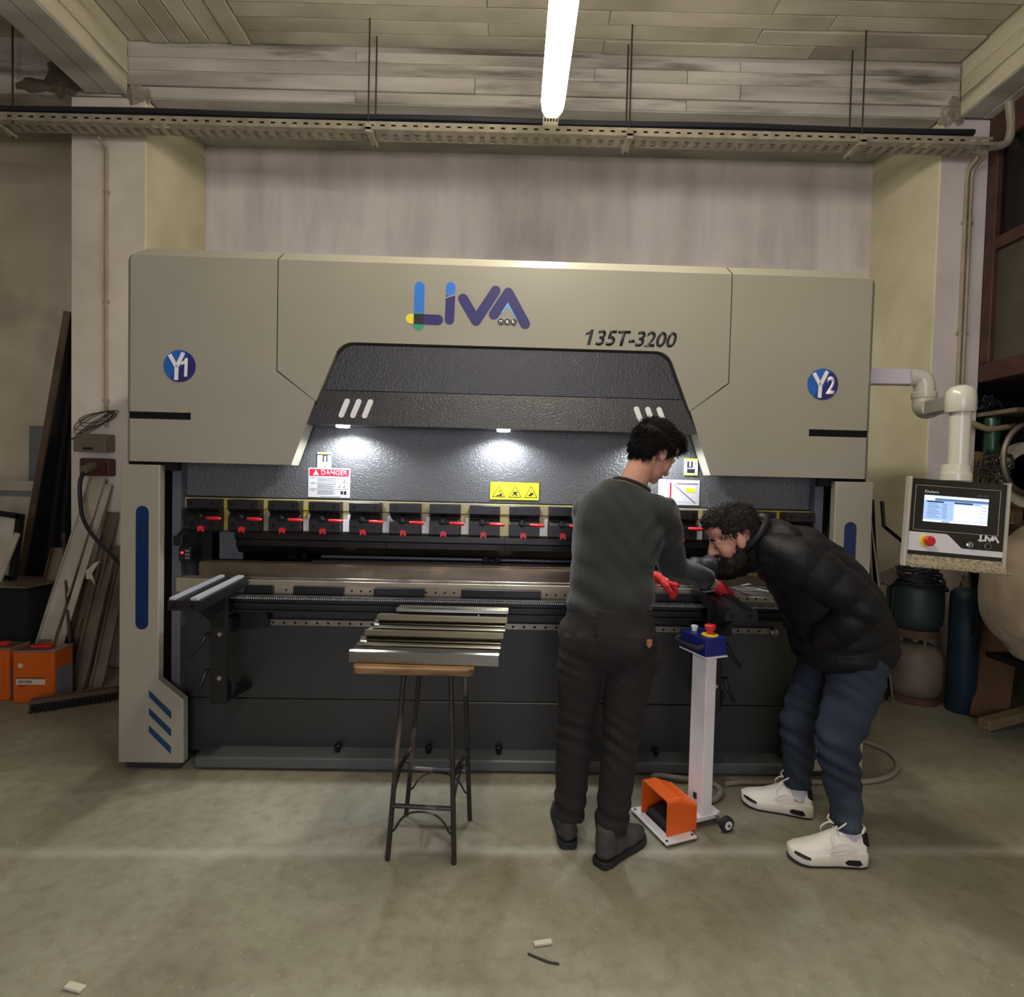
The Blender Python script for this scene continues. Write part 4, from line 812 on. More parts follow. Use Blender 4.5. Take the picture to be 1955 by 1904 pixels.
# ================================================================== workpiece on the right support arm, and the tool in the gloved hand
wk = thing('sheet_frame', 'thin bent aluminium frame lying on the right support arm', 'workpiece', (1.2,-0.1,1.0), (0,0,radians(-6)))
def bar(p, q, w=0.022, h=0.005, nm='frame_bar'): B().beam(p, q, w, h).obj(nm, 'rail_silver', wk)
bar((-0.02,-0.13,0.004),(0.17,-0.13,0.004)); bar((0.165,-0.14,0.004),(0.085,0.10,0.004)); bar((-0.06,0.09,0.004),(0.10,0.09,0.004)); bar((-0.01,-0.14,0.004),(-0.06,0.10,0.004)); bar((-0.04,-0.02,0.004),(0.125,-0.02,0.004),0.014)
tag(B().beam((0.985,-0.16,1.008),(1.29,0.035,1.016),0.016,0.004).obj('steel_strip', 'rail_silver'), 'thin bright metal strip held in the red gloves', 'strip')

# ================================================================== LEFT SIDE: cans, broom, leaning stock
def can(x0, y0, label, rz, lid=True):
    t = thing('paint_can', label, 'paint can', (x0,y0,0), (0,0,rz), 'orange square cans on the left')
    B().box(-0.13,0.13,-0.085,0.085,0.0,0.336).bevel(0.012,3).obj('can_body', 'can_orange', t); B().box(-0.132,0.132,-0.087,0.087,0.332,0.345).bevel(0.005,1).obj('rim', 'tin', t)
    B().box(0.128,0.1315,-0.07,0.072,0.03,0.22).obj('side_label', 'can_grey', t)
    lb = B().box(-0.105,0.075,-0.0875,-0.0848,0.125,0.160).obj('label_band', 'paper', t)
    child_of('lettering', text_mesh('GEYSER', -0.092, -0.005, 0.134, 0.152, -0.0875, 'ink_black', bold=0.02, depth=0.0006), lb)
    B().box(-0.092,-0.065,-0.0868,-0.0845,0.235,0.262).obj('brand_square', 'paper', t); B().box(-0.105,0.07,-0.0868,-0.0845,0.164,0.170).obj('print_line', 'rust_brown', t); B().box(-0.092,-0.04,-0.0868,-0.0845,0.112,0.118).obj('print_line', 'rust_brown', t)
    B().tube([(-0.07,0.0,0.346),(-0.05,-0.03,0.356),(0.0,-0.035,0.358),(0.05,-0.02,0.356),(0.055,0.02,0.356),(0.0,0.035,0.352),(-0.06,0.02,0.35)], 0.009, 8, sm=3).obj('lid_handle', 'red_plastic', t, True)
    return t
can(-3.03,0.835,'orange paint can standing whole in view beside the left column',radians(3)); can(-3.345,0.86,'orange paint can cut off by the left picture edge',radians(2))
t = thing('broom_head', 'dark wide broom head lying on the floor before the orange cans', 'broom', (-2.74,0.735,0), (0,0,radians(32)))
B().box(-0.225,0.225,-0.03,0.03,0.052,0.082).bevel(0.006,1).obj('broom_block', 'old_timber', t)
b = B()
for i in range(60):
    for j in range(4): x = -0.218+i*0.0074; y = -0.024+j*0.016; b.cyl((x,y,0.055),(x+rnd.uniform(-.006,.006),y*1.25+rnd.uniform(-.006,.006),0.0),0.0038,0.0028,5)
o = b.obj('bristles', 'bristle', t); o['kind'] = 'stuff'

def leaning(name, label, cat, top, foot, w, th, m, group=None, lip=0.0, lipm=None, yaw=(1,0.12,0)):
    top, foot = V(top), V(foot); d = (top-foot).normalized(); sd = V(yaw).normalized(); sd = (sd-d*sd.dot(d)).normalized(); n = sd.cross(d)
    t = thing(name, label, cat, foot, group=group, world=True)
    L_ = (top-foot).length
    B().obox((top+foot)/2, d*L_/2, sd*w/2, n*th/2).obj('web', m, t)
    if lip:
        for s in (-1,1): B().obox((top+foot)/2+sd*s*w/2-n*(-lip/2), d*L_/2, sd*th*0.6, n*lip/2).obj('flange', lipm or m, t)
    return t
G = 'metal profiles leaning on the left pillar'
leaning('leaning_profile','broad white painted profile leaning highest on the left pillar','profile',(-3.09,1.40,1.47),(-3.27,1.02,0.0),0.105,0.006,'dirty_white',G,0.02)
leaning('leaning_profile','narrow white strip leaning just right of the broad white profile','profile',(-3.015,1.40,1.42),(-3.14,0.99,0.0),0.045,0.012,'dirty_white',G)
leaning('leaning_profile','short tan metal strip leaning right of the white strips','profile',(-2.985,1.41,1.21),(-3.02,1.05,0.0),0.07,0.008,'dirty_alu',G,0.018)
leaning('leaning_profile','wide channel tray with rusty flanges leaning behind the orange can','profile',(-3.27,1.34,0.94),(-3.22,0.98,0.0),0.20,0.006,'dirty_alu',G,0.03,'rust_brown')
leaning('leaning_profile','shiny dented aluminium channel leaning beside the left column','profile',(-2.955,1.36,0.96),(-2.93,1.0,0.0),0.085,0.008,'dirty_alu',G,0.03)
leaning('leaning_profile','dull aluminium channel nearest to the left column','profile',(-2.865,1.36,0.83),(-2.83,1.05,0.0),0.075,0.008,'dirty_alu',G,0.03)
leaning('leaning_profile','dull dark channel between the white profile and the shiny channel','profile',(-3.06,1.32,0.80),(-3.02,1.0,0.0),0.07,0.008,'rust_brown',G,0.03)
leaning('leaning_profile','thin brown stick crossing in front of the leaning profiles','stick',(-3.30,1.33,1.05),(-2.93,0.955,0.0),0.018,0.018,'rust_brown',G)
b = B(); b.bm.faces.new([b.bm.verts.new(p) for p in ((-3.00,1.155,0.80),(-2.93,1.14,0.86),(-2.895,1.15,0.88),(-2.935,1.13,0.79),(-2.92,1.14,0.70),(-2.96,1.15,0.745),(-3.00,1.16,0.74))])
r_ = bmesh.ops.extrude_face_region(b.bm, geom=b.bm.faces[:]); bmesh.ops.translate(b.bm, verts=[g_ for g_ in r_['geom'] if isinstance(g_, bmesh.types.BMVert)], vec=(0,0.002,0))
tag(b.obj('torn_paper', 'paper'), 'torn white paper scrap stuck on the leaning profiles', 'paper')
# big dark sheet leaning on the pillar's left side and two dark boards added to blacken the shaded gap
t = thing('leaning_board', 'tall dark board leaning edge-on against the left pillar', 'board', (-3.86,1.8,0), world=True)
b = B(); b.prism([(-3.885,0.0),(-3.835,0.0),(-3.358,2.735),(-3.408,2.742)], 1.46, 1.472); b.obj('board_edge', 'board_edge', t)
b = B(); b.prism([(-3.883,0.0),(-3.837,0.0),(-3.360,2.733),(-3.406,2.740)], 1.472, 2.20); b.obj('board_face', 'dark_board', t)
t = tag(B().prism([(-3.70,0.0),(-3.66,0.0),(-3.352,2.50),(-3.382,2.50)], 1.52, 2.20).obj('leaning_board', 'dark_board'), 'added dark board that blackens the shaded gap behind the tall leaning board', 'board')
tag(B().prism([(-3.56,0.0),(-3.52,0.0),(-3.350,2.0),(-3.375,2.0)], 1.50, 2.20).obj('leaning_board', 'dark_board'), 'lowest added dark board, blackening the shaded gap beside the left pillar', 'board')
t = thing('steel_cabinet', 'low black steel cabinet under a loose grey sheet at the left edge', 'cabinet', (-3.7,1.2,0), world=True)
B().box(-4.4,-3.30,1.02,1.40,0.0,0.70).bevel(0.006,1).obj('cabinet_body', 'black_matte', t); B().box(-3.86,-3.855,1.015,1.02,0.05,0.66).obj('door_gap', 'dark_board', t); B().box(-3.83,-3.815,0.995,1.02,0.34,0.42).obj('door_handle', 'bolt_dark', t)
tag(B().prism([(-4.3,1.0),(-3.27,0.98),(-3.24,1.36),(-4.3,1.38)], 0.701, 0.712, 'z').obj('metal_sheet', 'dirty_alu'), 'loose grey metal sheet lying on the black cabinet', 'sheet')
t = thing('framed_panel', 'dark framed panel leaning on the cabinet top at the left edge', 'panel', (-3.62,1.2,0.713), (0,radians(7),0))
B().box(-0.30,0.05,0.02,0.03,0.0,0.47).obj('panel_sheet', 'dirty_white', t)
for a in ((-0.30,0.05,0.455,0.49),(-0.30,0.05,0.0,0.03),(0.02,0.055,0.0,0.49),(-0.30,-0.27,0.0,0.49)): B().box(a[0],a[1],0.0,0.04,a[2],a[3]).obj('frame_bar', 'dark_board', t)
tag(B().beam((-3.60,1.13,0.714),(-3.50,1.17,1.06),0.035,0.012,(0,1,0)).obj('metal_bar', 'dirty_white'), 'short white metal bar standing in front of the framed panel', 'bar')
t = thing('white_board', 'pale board with a grey groove leaning behind the framed panel', 'board', (-4.1,1.7,0), (radians(-4),0,0))
B().prism([(-0.7,0.0),(0.15,0.0),(0.15,0.5),(0.33,1.33),(-0.7,1.33)], 0.0, 0.02).obj('board_panel', 'dirty_white', t); B().box(-0.7,0.32,-0.006,0.0,1.30,1.345).obj('groove_strip', 'can_grey', t); B().box(-0.7,0.34,-0.02,0.03,1.345,1.43).bevel(0.004,1).obj('top_strip', 'dirty_white', t)
tag(B().prism([(-4.36,0.0),(-4.05,0.0),(-4.05,1.92),(-4.335,1.92)], 2.22, 2.235).obj('grey_sheet', 'can_grey'), 'flat grey sheet standing against the back wall at left', 'sheet')

# ================================================================== RIGHT SIDE: gas bottles, timber, store niche
def gas(c, z0, m, label, grp):
    t = thing('gas_bottle', label, 'gas bottle', (c[0],c[1],z0), group=grp)
    B().lathe([(0.144,0.012),(0.144,0.0),(0.153,0.0),(0.153,0.05)], (0,0,0), 28).obj('foot_ring', 'rust_brown', t, True)
    B().lathe([(0.10,0.030),(0.144,0.055),(0.169,0.10),(0.175,0.15),(0.175,0.29),(0.169,0.345),(0.144,0.39),(0.10,0.42),(0.04,0.428)], (0,0,0), 32).obj('bottle_body', m, t, True)
    B().lathe([(0.030,0.425),(0.030,0.452),(0.020,0.456)], (0,0,0), 14).obj('valve', 'dirty_alu', t, True)
    for k in range(3): a = k*2.1+0.6; B().cyl((0.085*cos(a),0.085*sin(a),0.40),(0.085*cos(a),0.085*sin(a),0.462),0.012,seg=8).obj('collar_post', m, t)
    B().tube([(0.095*cos(a),0.095*sin(a),0.468) for a in [2*pi*i/24 for i in range(25)]], 0.012, 8).obj('collar_ring', m, t, True)
    return t
gas((3.015,1.185),0.0,'gas_beige','beige lower gas bottle standing on the floor by the right pillar','gas bottles stacked at right'); gas((3.00,1.185),0.481,'gas_green','dark green gas bottle stacked on the beige one','gas bottles stacked at right')
b = B()
for k in range(5):
    a0 = k*1.3; b.tube([(3.0+(0.195+0.012*sin(3*a+k))*cos(a)*(1-0.12*k), 1.185+(0.195+0.01*sin(2*a))*sin(a)*(1-0.12*k), 0.845+0.03*k+0.02*sin(a*2+k)) for a in [a0+2*pi*i/28 for i in range(29)]], 0.011, 6)
tag(b.obj('gas_hose', 'cable_black', smooth=True), 'black hose coiled over the green gas bottle', 'hose')
t = thing('gas_cylinder', 'slim dark blue gas cylinder right of the gas bottles', 'gas cylinder', (3.20,0.985,0))
B().lathe([(0.080,0.0),(0.086,0.01),(0.086,0.78),(0.082,0.825),(0.055,0.855),(0.034,0.865)], (0,0,0), 28).obj('cylinder_body', 'gas_blue', t, True); B().lathe([(0.034,0.862),(0.034,0.90),(0.024,0.905),(0.024,0.95)], (0,0,0), 16).obj('valve', 'dirty_alu', t, True)
B().box(-0.02,0.045,-0.088,-0.080,0.55,0.68).obj('printed_patch', 'black_matte', t)
leaning('leaning_plank','wide brown plank leaning right of the blue cylinder','plank',(3.53,1.06,0.60),(3.26,0.83,0.0),0.20,0.02,'old_wood','planks at right',yaw=(1,-0.35,0))
leaning('leaning_plank','brown plank leaning behind the wide brown plank','plank',(3.58,1.20,0.56),(3.40,0.98,0.0),0.12,0.02,'old_wood','planks at right',yaw=(1,-0.35,0))
tag(B().beam((3.10,0.68,0.035),(3.75,0.86,0.105),0.07,0.065).bevel(0.004,1).obj('timber', 'pale_wood'), 'pale rough timber lying on the floor at the right edge', 'timber')
tag(B().beam((3.36,0.57,0.03),(3.75,0.55,0.03),0.06,0.06).bevel(0.004,1).obj('timber', 'pale_wood'), 'short pale timber end nearest the right edge', 'timber')
t = thing('iron_scrap', 'bent dark iron rods leaning between the column and right pillar', 'scrap iron', (2.78,1.2,0), world=True)
B().beam((2.62,1.28,1.56),(2.74,1.1,0.0),0.03,0.02).obj('flat_bar', 'rust_brown', t); B().beam((2.70,1.25,1.45),(2.76,1.15,0.0),0.025,0.02).obj('flat_bar', 'bolt_dark', t)
B().tube([(2.74,1.2,1.44),(2.755,1.19,1.26),(2.94,1.2,1.12),(2.955,1.2,1.09),(2.83,1.17,0.80),(2.80,1.15,0.0)], 0.013, 8).obj('bent_rod', 'bolt_dark', t); B().beam((2.68,1.22,1.3),(2.83,1.12,0.0),0.05,0.01).obj('flat_bar', 'dirty_alu', t)
b = B(); b.prism([(2.70,0.93),(2.79,0.97),(2.83,0.90),(2.77,0.84),(2.71,0.86)], 1.12, 1.128); b.obj('torn_plate', 'dirty_alu', t)
# store niche
t = thing('plywood_board', 'pale plywood board with screw holes behind the control panel', 'board', (3.66,1.35,1.2), world=True)
B().prism([(3.615,1.10),(4.05,1.10),(4.05,1.62),(3.90,1.70),(3.70,1.84),(3.615,1.84)], 1.50, 1.52).obj('board_sheet', 'plywood', t)
for x, z in ((3.78,1.50),(3.78,1.38),(3.70,1.60)): B().lathe([(0.010,0),(0.010,-0.003)], (x,1.50,z), 10, 'y').obj('screw_hole', 'black_matte', t)
t = thing('store_rack', 'dark rusty store rack behind the right pillar', 'rack', (4.1,1.5,0), world=True)
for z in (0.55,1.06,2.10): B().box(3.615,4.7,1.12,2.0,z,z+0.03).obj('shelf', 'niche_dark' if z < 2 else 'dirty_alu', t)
for x in (4.62,4.66):
    for y in (1.14,1.96): B().box(x,x+0.04,y-0.02,y+0.02,0,2.2).obj('upright', 'rust_brown', t)
t = thing('green_bottle', 'green glass bottle hanging upside down in the store niche', 'bottle', (3.69,1.40,1.80))
B().lathe([(0.030,0.0),(0.048,0.02),(0.052,0.06),(0.052,0.28),(0.044,0.31)], (0,0,0), 20).obj('bottle_body', 'glass_green', t, True); B().lathe([(0.02,-0.03),(0.02,0.0)], (0,0,0), 12).obj('bottle_neck', 'glass_green', t)
tag(B().tube([(3.42,1.405,2.06),(3.52,1.38,2.04),(3.62,1.36,2.00),(3.72,1.36,2.01),(3.84,1.38,2.03)], 0.022, 10, sm=4).obj('pale_hose', 'hose_beige', smooth=True), 'thick translucent beige hose crossing the right pillar', 'hose')
b = B()
for k in range(9):
    r2 = random.Random(k+40); b.tube([(3.62+r2.uniform(-.10,.16), 1.33+r2.uniform(-.06,.06), 1.62+r2.uniform(-.14,.20)) for i in range(7)], 0.007, 5, sm=4)
tag(b.obj('cable_tangle', 'wire_dark', smooth=True), 'brown cable tangle beside the plywood board', 'cables')
b = B()
for k in range(14):
    r2 = random.Random(k+90); b.tube([(3.72+r2.uniform(-.09,.09), 1.52+r2.uniform(-.07,.07), 2.14+r2.uniform(0.01,.13)) for i in range(6)], 0.009, 5, sm=3)
tag(b.obj('cable_tangle', 'cable_black', smooth=True), 'black cable heap on the upper rack shelf', 'cables')
t = thing('flywheel', 'cream belt wheel with steel hoop at the right edge of the niche', 'wheel', (3.86,1.26,1.78))
B().tube([(0.20*sin(a),0.0,0.26*cos(a)) for a in [2*pi*i/40 for i in range(41)]], 0.020, 10).obj('hoop', 'dirty_alu', t, True)
B().lathe([(0.23,0.05),(0.25,0.04),(0.25,0.10),(0.20,0.10),(0.17,0.05)], (0.06,0.0,-0.12), 36, 'y').obj('wheel_rim', 'cream_enamel', t, True); B().lathe([(0.05,-0.02),(0.05,0.12)], (0.06,0.0,-0.12), 18, 'y').obj('wheel_hub', 'bolt_dark', t, True)
for k in range(4): a = k*pi/2+0.5; B().beam((0.06,0.07,-0.12),(0.06+0.22*cos(a),0.07,-0.12+0.22*sin(a)),0.03,0.012,(0,1,0)).obj('spoke', 'cream_enamel', t)
t = thing('tool_crate', 'dark crate of rusty parts on the rack under the plywood board', 'crate', (3.9,1.45,1.09), world=True)
B().box(3.63,4.2,1.25,1.49,1.09,1.28).obj('crate_body', 'rust_brown', t)
for k in range(8): r2 = random.Random(k); B().beam((3.65+0.06*k,1.27+r2.uniform(0,.1),1.27+r2.uniform(0,.03)),(3.72+0.06*k+r2.uniform(-.05,.1),1.4,1.28+r2.uniform(0.02,.09)),0.03,0.02).obj('metal_piece', 'dirty_alu' if k % 3 == 0 else 'rust_brown', t)
t = thing('machine_stand', 'dark steel stand in the niche under the beige sack', 'stand', (3.45,0.35,0), world=True)
B().box(3.02,3.62,0.10,0.60,0.50,0.532).obj('stand_top', 'black_part', t)
for x in (3.32,3.58):
    for y in (0.14,0.46): B().box(x-0.02,x+0.02,y-0.02,y+0.02,0.0,0.50).obj('stand_leg', 'black_part', t)
b = B(); b.tube([(3.14,0.34,0.60),(3.12,0.34,0.68),(3.11,0.34,0.82),(3.15,0.34,0.98),(3.24,0.34,1.16),(3.34,0.34,1.30)], [(0.24,0.22),(0.29,0.25),(0.31,0.26),(0.27,0.24),(0.17,0.17),(0.06,0.08)], 24, ref=(1,0,0), sm=3, round_ends=True)
me = remesh(b, 0.016, 3, 'sack', 'sack', lambda p, n: 0.010*noise.noise(p*9)+0.004*noise.noise(p*25))
zmin = min(v.co.z for v in me.vertices)
for v in me.vertices: v.co.z = max(v.co.z-zmin+0.52, 0.533)
tag(link('fabric_sack', me), 'bulging beige fabric sack at the right picture edge', 'sack')
# ---- litter on the floor
tag(B().beam((0.155,-1.036,0.006),(0.215,-1.024,0.006),0.018,0.010).bevel(0.002,1).obj('litter', 'paper'), 'small pale scrap on the floor in front of the stool', 'litter')
tag(B().beam((-1.222,-1.216,0.006),(-1.165,-1.228,0.006),0.022,0.010).bevel(0.002,1).obj('litter', 'paper'), 'small pale scrap on the floor near the lower left corner', 'litter')
tag(B().tube([(0.135,-1.07,0.004),(0.165,-1.085,0.004),(0.20,-1.10,0.004),(0.232,-1.106,0.004)], 0.003, 5).obj('litter', 'wire_dark'), 'thin dark wire scrap on the floor below the pale scrap', 'litter')
# ================================================================== PEOPLE
def frame(fwd, up):
    f = V(fwd).normalized(); u = V(up); u = (u-f*u.dot(f)).normalized(); l = u.cross(f)
    return Matrix((f, l, u)).transposed()            # columns: forward, left, up
def head_geo(b, c, R, s=1.0):
    P = lambda x, y, z: V(c)+R @ (V((x,y,z))*s)
    E = lambda x, y, z, a, e, g, rot=None: b.ell(P(x,y,z), (a*s,e*s,g*s), R if rot is None else R @ rot, 20, 12)
    E(-0.014,0,0.030,0.098,0.076,0.098); E(0.030,0,-0.012,0.064,0.064,0.088); E(0.036,0,-0.068,0.052,0.052,0.046); E(0.072,0,-0.094,0.020,0.024,0.018)
    E(0.060,0,0.060,0.038,0.058,0.045)
    for q in (-1,1):
        E(0.055,q*0.040,-0.030,0.030,0.024,0.032); E(0.080,q*0.028,0.018,0.016,0.026,0.010); E(0.079,q*0.031,-0.002,0.013,0.015,0.012)
        E(-0.004,q*0.074,-0.012,0.020,0.010,0.032, Matrix.Rotation(radians(-14),3,'Y')); E(0.006,q*0.070,-0.022,0.010,0.010,0.014)
    b.tube([P(0.086,0,0.020),P(0.100,0,-0.006),P(0.112,0,-0.030)], [0.010*s,0.012*s,0.0150*s], 10, round_ends=True)
    for q in (-1,1): E(0.098,q*0.012,-0.033,0.012,0.009,0.008)
    E(0.088,0,-0.058,0.012,0.024,0.007); E(0.086,0,-0.070,0.012,0.021,0.007)
def face_parts(par, c, R, s=1.0, closed=False):
    P = lambda x, y, z: V(c)+R @ (V((x,y,z))*s)
    for q in (-1,1):
        if closed:        # looking down: only the lash line shows
            link('eyelash', B().tube([P(0.088,q*0.018,-0.006),P(0.0925,q*0.031,-0.0085),P(0.083,q*0.044,-0.007)], [0.0012*s,0.0022*s,0.0012*s], 6, sm=2).mesh('eyelash','eye_dark','all'), par)
        b = B() if closed else B(); b.ell(P(0.0835,q*0.0315,-0.002), (0.0100*s,0.0120*s,0.0042*s), R, 14, 8); link('eye', b.mesh('eye','skin' if closed else 'eye_white','all'), par)
        b = B(); b.ell(P(0.0855 if closed else 0.0915,q*0.0320,-0.0045), (0.0034*s,0.0060*s,0.0042*s), R, 10, 8); link('iris', b.mesh('iris','eye_dark','all'), par)
        b = B(); b.tube([P(0.094,q*0.012,0.024),P(0.096,q*0.030,0.030),P(0.080,q*0.052,0.023)], [0.0026*s,0.0036*s,0.0020*s], 6, sm=2); link('eyebrow', b.mesh('eyebrow','hair_dark','all'), par)
    b = B(); b.ell(P(0.096,0,-0.0635), (0.0055*s,0.020*s,0.0016*s), R, 10, 6); link('mouth', b.mesh('mouth','lip','all'), par)
def hair_geo(par, c, R, ells, voxel, m, strands, flow, seed, length=(0.015,0.03), rad=0.0016, keep=None, name='hair', amp=0.003):
    b = B()
    for e in ells: b.ell(V(c)+R @ V(e[:3]), e[3:6], R, 20, 12)
    me = remesh(b, voxel, 3, name, m, lambda p, n: amp*noise.noise(p*55)+amp*0.7*noise.noise(p*120))
    Ri = R.transposed(); r = random.Random(seed); bm = bmesh.new(); bm.from_mesh(me); base = [(v.co.copy(), v.normal.copy()) for v in bm.verts]
    for k in range(strands):
        p, n = r.choice(base); lp_ = Ri @ (p-V(c))
        if keep and not keep(lp_): continue
        fl_ = R @ V(flow(lp_)); fl_ = fl_-n*fl_.dot(n); d = (n*0.22+fl_+V((r.gauss(0,.16),r.gauss(0,.16),r.gauss(0,.16)))).normalized(); L_ = r.uniform(*length)
        sd = d.cross(n); sd = sd.normalized()*rad if sd.length > 1e-4 else d.orthogonal()*rad
        up = sd.cross(d).normalized()*rad
        q0 = p-n*0.004; q1 = p+d*L_*0.55+n*0.002; q2 = p+d*L_-V((0,0,L_*0.12))
        A = [bm.verts.new(q0+x) for x in (sd,-sd*0.5+up,-sd*0.5-up)]; C_ = [bm.verts.new(q1+x*0.8) for x in (sd,-sd*0.5+up,-sd*0.5-up)]; T = bm.verts.new(q2)
        for i in range(3): bm.faces.new((A[i],A[(i+1) % 3],C_[(i+1) % 3],C_[i])); bm.faces.new((C_[i],C_[(i+1) % 3],T))
    bm.to_mesh(me); bm.free()
    for p in me.polygons: p.use_smooth = True
    return link(name, me, par)
def hand_geo(b, wrist, d, n, thumb, curl=(0.5,0.7,0.5), s=1.0, fat=0.0):
    w = V(wrist); d = V(d).normalized(); n = V(n); n = (n-d*n.dot(d)).normalized(); t = V(thumb); t = (t-d*t.dot(d)-n*t.dot(n)).normalized()
    b.tube([w-d*0.02*s, w+d*0.01*s, w+d*0.045*s, w+d*0.088*s], [(0.029*s+fat,0.022*s+fat),(0.032*s+fat,0.021*s+fat),(0.041*s+fat,0.019*s+fat),(0.043*s+fat,0.014*s+fat)], 14, ref=t, sm=3, round_ends=True)
    for off, L_, r in ((0.032,0.070,0.0095),(0.011,0.080,0.0098),(-0.010,0.074,0.0093),(-0.030,0.058,0.0082)):
        p = w+d*(0.086*s-abs(off)*0.15)+t*off*s; pts = [p-d*0.02*s, p]; a = 0.0
        for seg, c_ in zip((0.45,0.31,0.24), curl):
            a += c_; p = p+(d*cos(a)-n*sin(a))*L_*seg*s*1.08; pts.append(p)
        b.tube(pts, [(r+fat)*s]*2+[(r*1.02+fat)*s,(r*0.95+fat)*s,(r*0.82+fat)*s], 10, round_ends=True)
    p = w+d*0.022*s+t*0.030*s; pts = [p-t*0.012*s]; a = 0.35
    for seg in (0.042,0.032,0.026): p = p+(d*0.75+t*(0.62-a*0.4)-n*(0.25+a*0.35)).normalized()*seg*s; pts.append(p); a += 0.4
    b.tube(pts, [(0.014+fat)*s,(0.0125+fat)*s,(0.0115+fat)*s,(0.0098+fat)*s], 10, round_ends=True)
def dring(b, x, y0, w, z0, h, seg=16, flat=0.35, rot=None):
    pts = []
    for i in range(seg):
        a = 2*pi*i/seg; yy = w*cos(a); zz = sin(a); pts.append((x, y0+yy*(1.0 if zz > 0 else 1.0), z0+(h*zz if zz > 0 else h*flat*zz*0)))
    return [b.bm.verts.new(p) for p in pts]

def sneaker(par, heel, ang, side):
    M = Matrix.Translation(V(heel)) @ Matrix.Rotation(ang, 4, 'Z') @ Matrix.Diagonal((1.0,1.08,1.32,1.0))
    def fin(b, nm, m, smooth=True): me = b.mesh(nm, m, smooth); me.transform(M); return link(nm, me, par)
    st = [(-0.006,0.022,0.040),(0.004,0.036,0.047),(0.03,0.043,0.050),(0.08,0.043,0.046),(0.13,0.043,0.042),(0.18,0.048,0.040),(0.23,0.051,0.038),(0.265,0.045,0.038),(0.290,0.030,0.040),(0.300,0.012,0.042)]
    b = B(); rings = []
    for x, w, h in st:
        up = 0.012*max(0,(x-0.24)/0.06)**1.5; z0 = 0.004+up
        rings.append([b.bm.verts.new((x, y, z)) for y, z in ((-w*0.90,z0),(-w,z0+0.012),(-w*1.03,z0+0.026),(-w*0.96,h),(w*0.96,h),(w*1.03,z0+0.026),(w,z0+0.012),(w*0.90,z0))])
    b.skin(rings).bevel(0.003,1,50); sole = fin(b, 'sole', 'sole_white')
    b = B(); rings = []
    for x, w, h in st:
        up = 0.012*max(0,(x-0.24)/0.06)**1.5
        rings.append([b.bm.verts.new((x+0.001, y, z)) for y, z in ((-w*0.92,up),(-w*0.96,up+0.006),(w*0.96,up+0.006),(w*0.92,up))])
    b.skin(rings); fin(b, 'outsole', 'rubber')
    us = [(0.000,0.020,0.075),(0.008,0.033,0.098),(0.03,0.038,0.108),(0.065,0.038,0.106),(0.10,0.039,0.106),(0.13,0.040,0.098),(0.165,0.043,0.083),(0.20,0.046,0.068),(0.235,0.047,0.058),(0.262,0.042,0.054),(0.283,0.030,0.050),(0.294,0.012,0.046)]
    b = B(); rings = []
    for x, w, h in us:
        R_ = []
        for i in range(9): a = pi*i/8; R_.append(b.bm.verts.new((x, w*(cos(a) if abs(cos(a)) < 0.9 else cos(a)), 0.036+(h-0.036)*sin(a)**0.8)))
        R_ += [b.bm.verts.new((x, -w*0.9, 0.030)), b.bm.verts.new((x, w*0.9, 0.030))]; rings.append(R_)
    b.skin(rings); fin(b, 'shoe_upper', 'shoe_white')
    b = B(); b.tube([(0.050,0.034*cos(a)*1.0,0.0) for a in (0,)]*2, 0.001, 4) if False else None
    b.tube([(0.052+0.044*cos(a), 0.034*sin(a), 0.108+0.006*abs(cos(a))) for a in [2*pi*i/24 for i in range(25)]], 0.007, 8); fin(b, 'shoe_collar', 'shoe_white')
    b = B()
    for k, x in enumerate((0.112,0.132,0.152,0.172)):
        z = 0.112-0.62*(x-0.10)+0.000; b.tube([(x,-0.026,z-0.010),(x+0.004,0,z+0.002),(x,0.026,z-0.010)], 0.0032, 6, sm=2)
    for s in (-1,1):
        b.tube([(0.106,0,0.114),(0.085,s*0.018,0.132),(0.104,s*0.040,0.136),(0.128,s*0.034,0.118),(0.108,0,0.114)], 0.0026, 6, sm=4); b.tube([(0.106,0,0.114),(0.130,s*0.022,0.112),(0.150,s*0.040,0.088),(0.146,s*0.046,0.070)], 0.0026, 6, sm=4)
    fin(b, 'laces', 'shoe_white')
    fin(B().prism([(-0.003,0.066),(0.006,0.104),(0.016,0.116),(0.024,0.110),(0.022,0.070)], -0.030, 0.030, 'y'), 'heel_tab', 'black_part', False)
    sy = side*0.0475
    fin(B().prism([(0.030,0.018),(0.040,0.030),(0.085,0.030),(0.098,0.022),(0.088,0.014),(0.045,0.012)], sy*0.88, sy*0.96, 'y'), 'sole_accent', 'black_part', False)
    b = B(); b.tube([(0.236,side*0.0525,0.030),(0.258,side*0.0495,0.034),(0.278,side*0.041,0.038),(0.290,side*0.031,0.040)], [0.004,0.0055,0.005,0.003], 6); fin(b, 'sole_accent', 'black_part')
    b = B(); b.tube([(0.05,side*0.040,0.060),(0.09,side*0.0425,0.072),(0.13,side*0.043,0.066),(0.16,side*0.045,0.05)], 0.0022, 5, sm=3); b.tube([(0.06,side*0.041,0.048),(0.10,side*0.0435,0.052),(0.15,side*0.046,0.046)], 0.0018, 5, sm=3); fin(b, 'side_seam', 'sole_white')
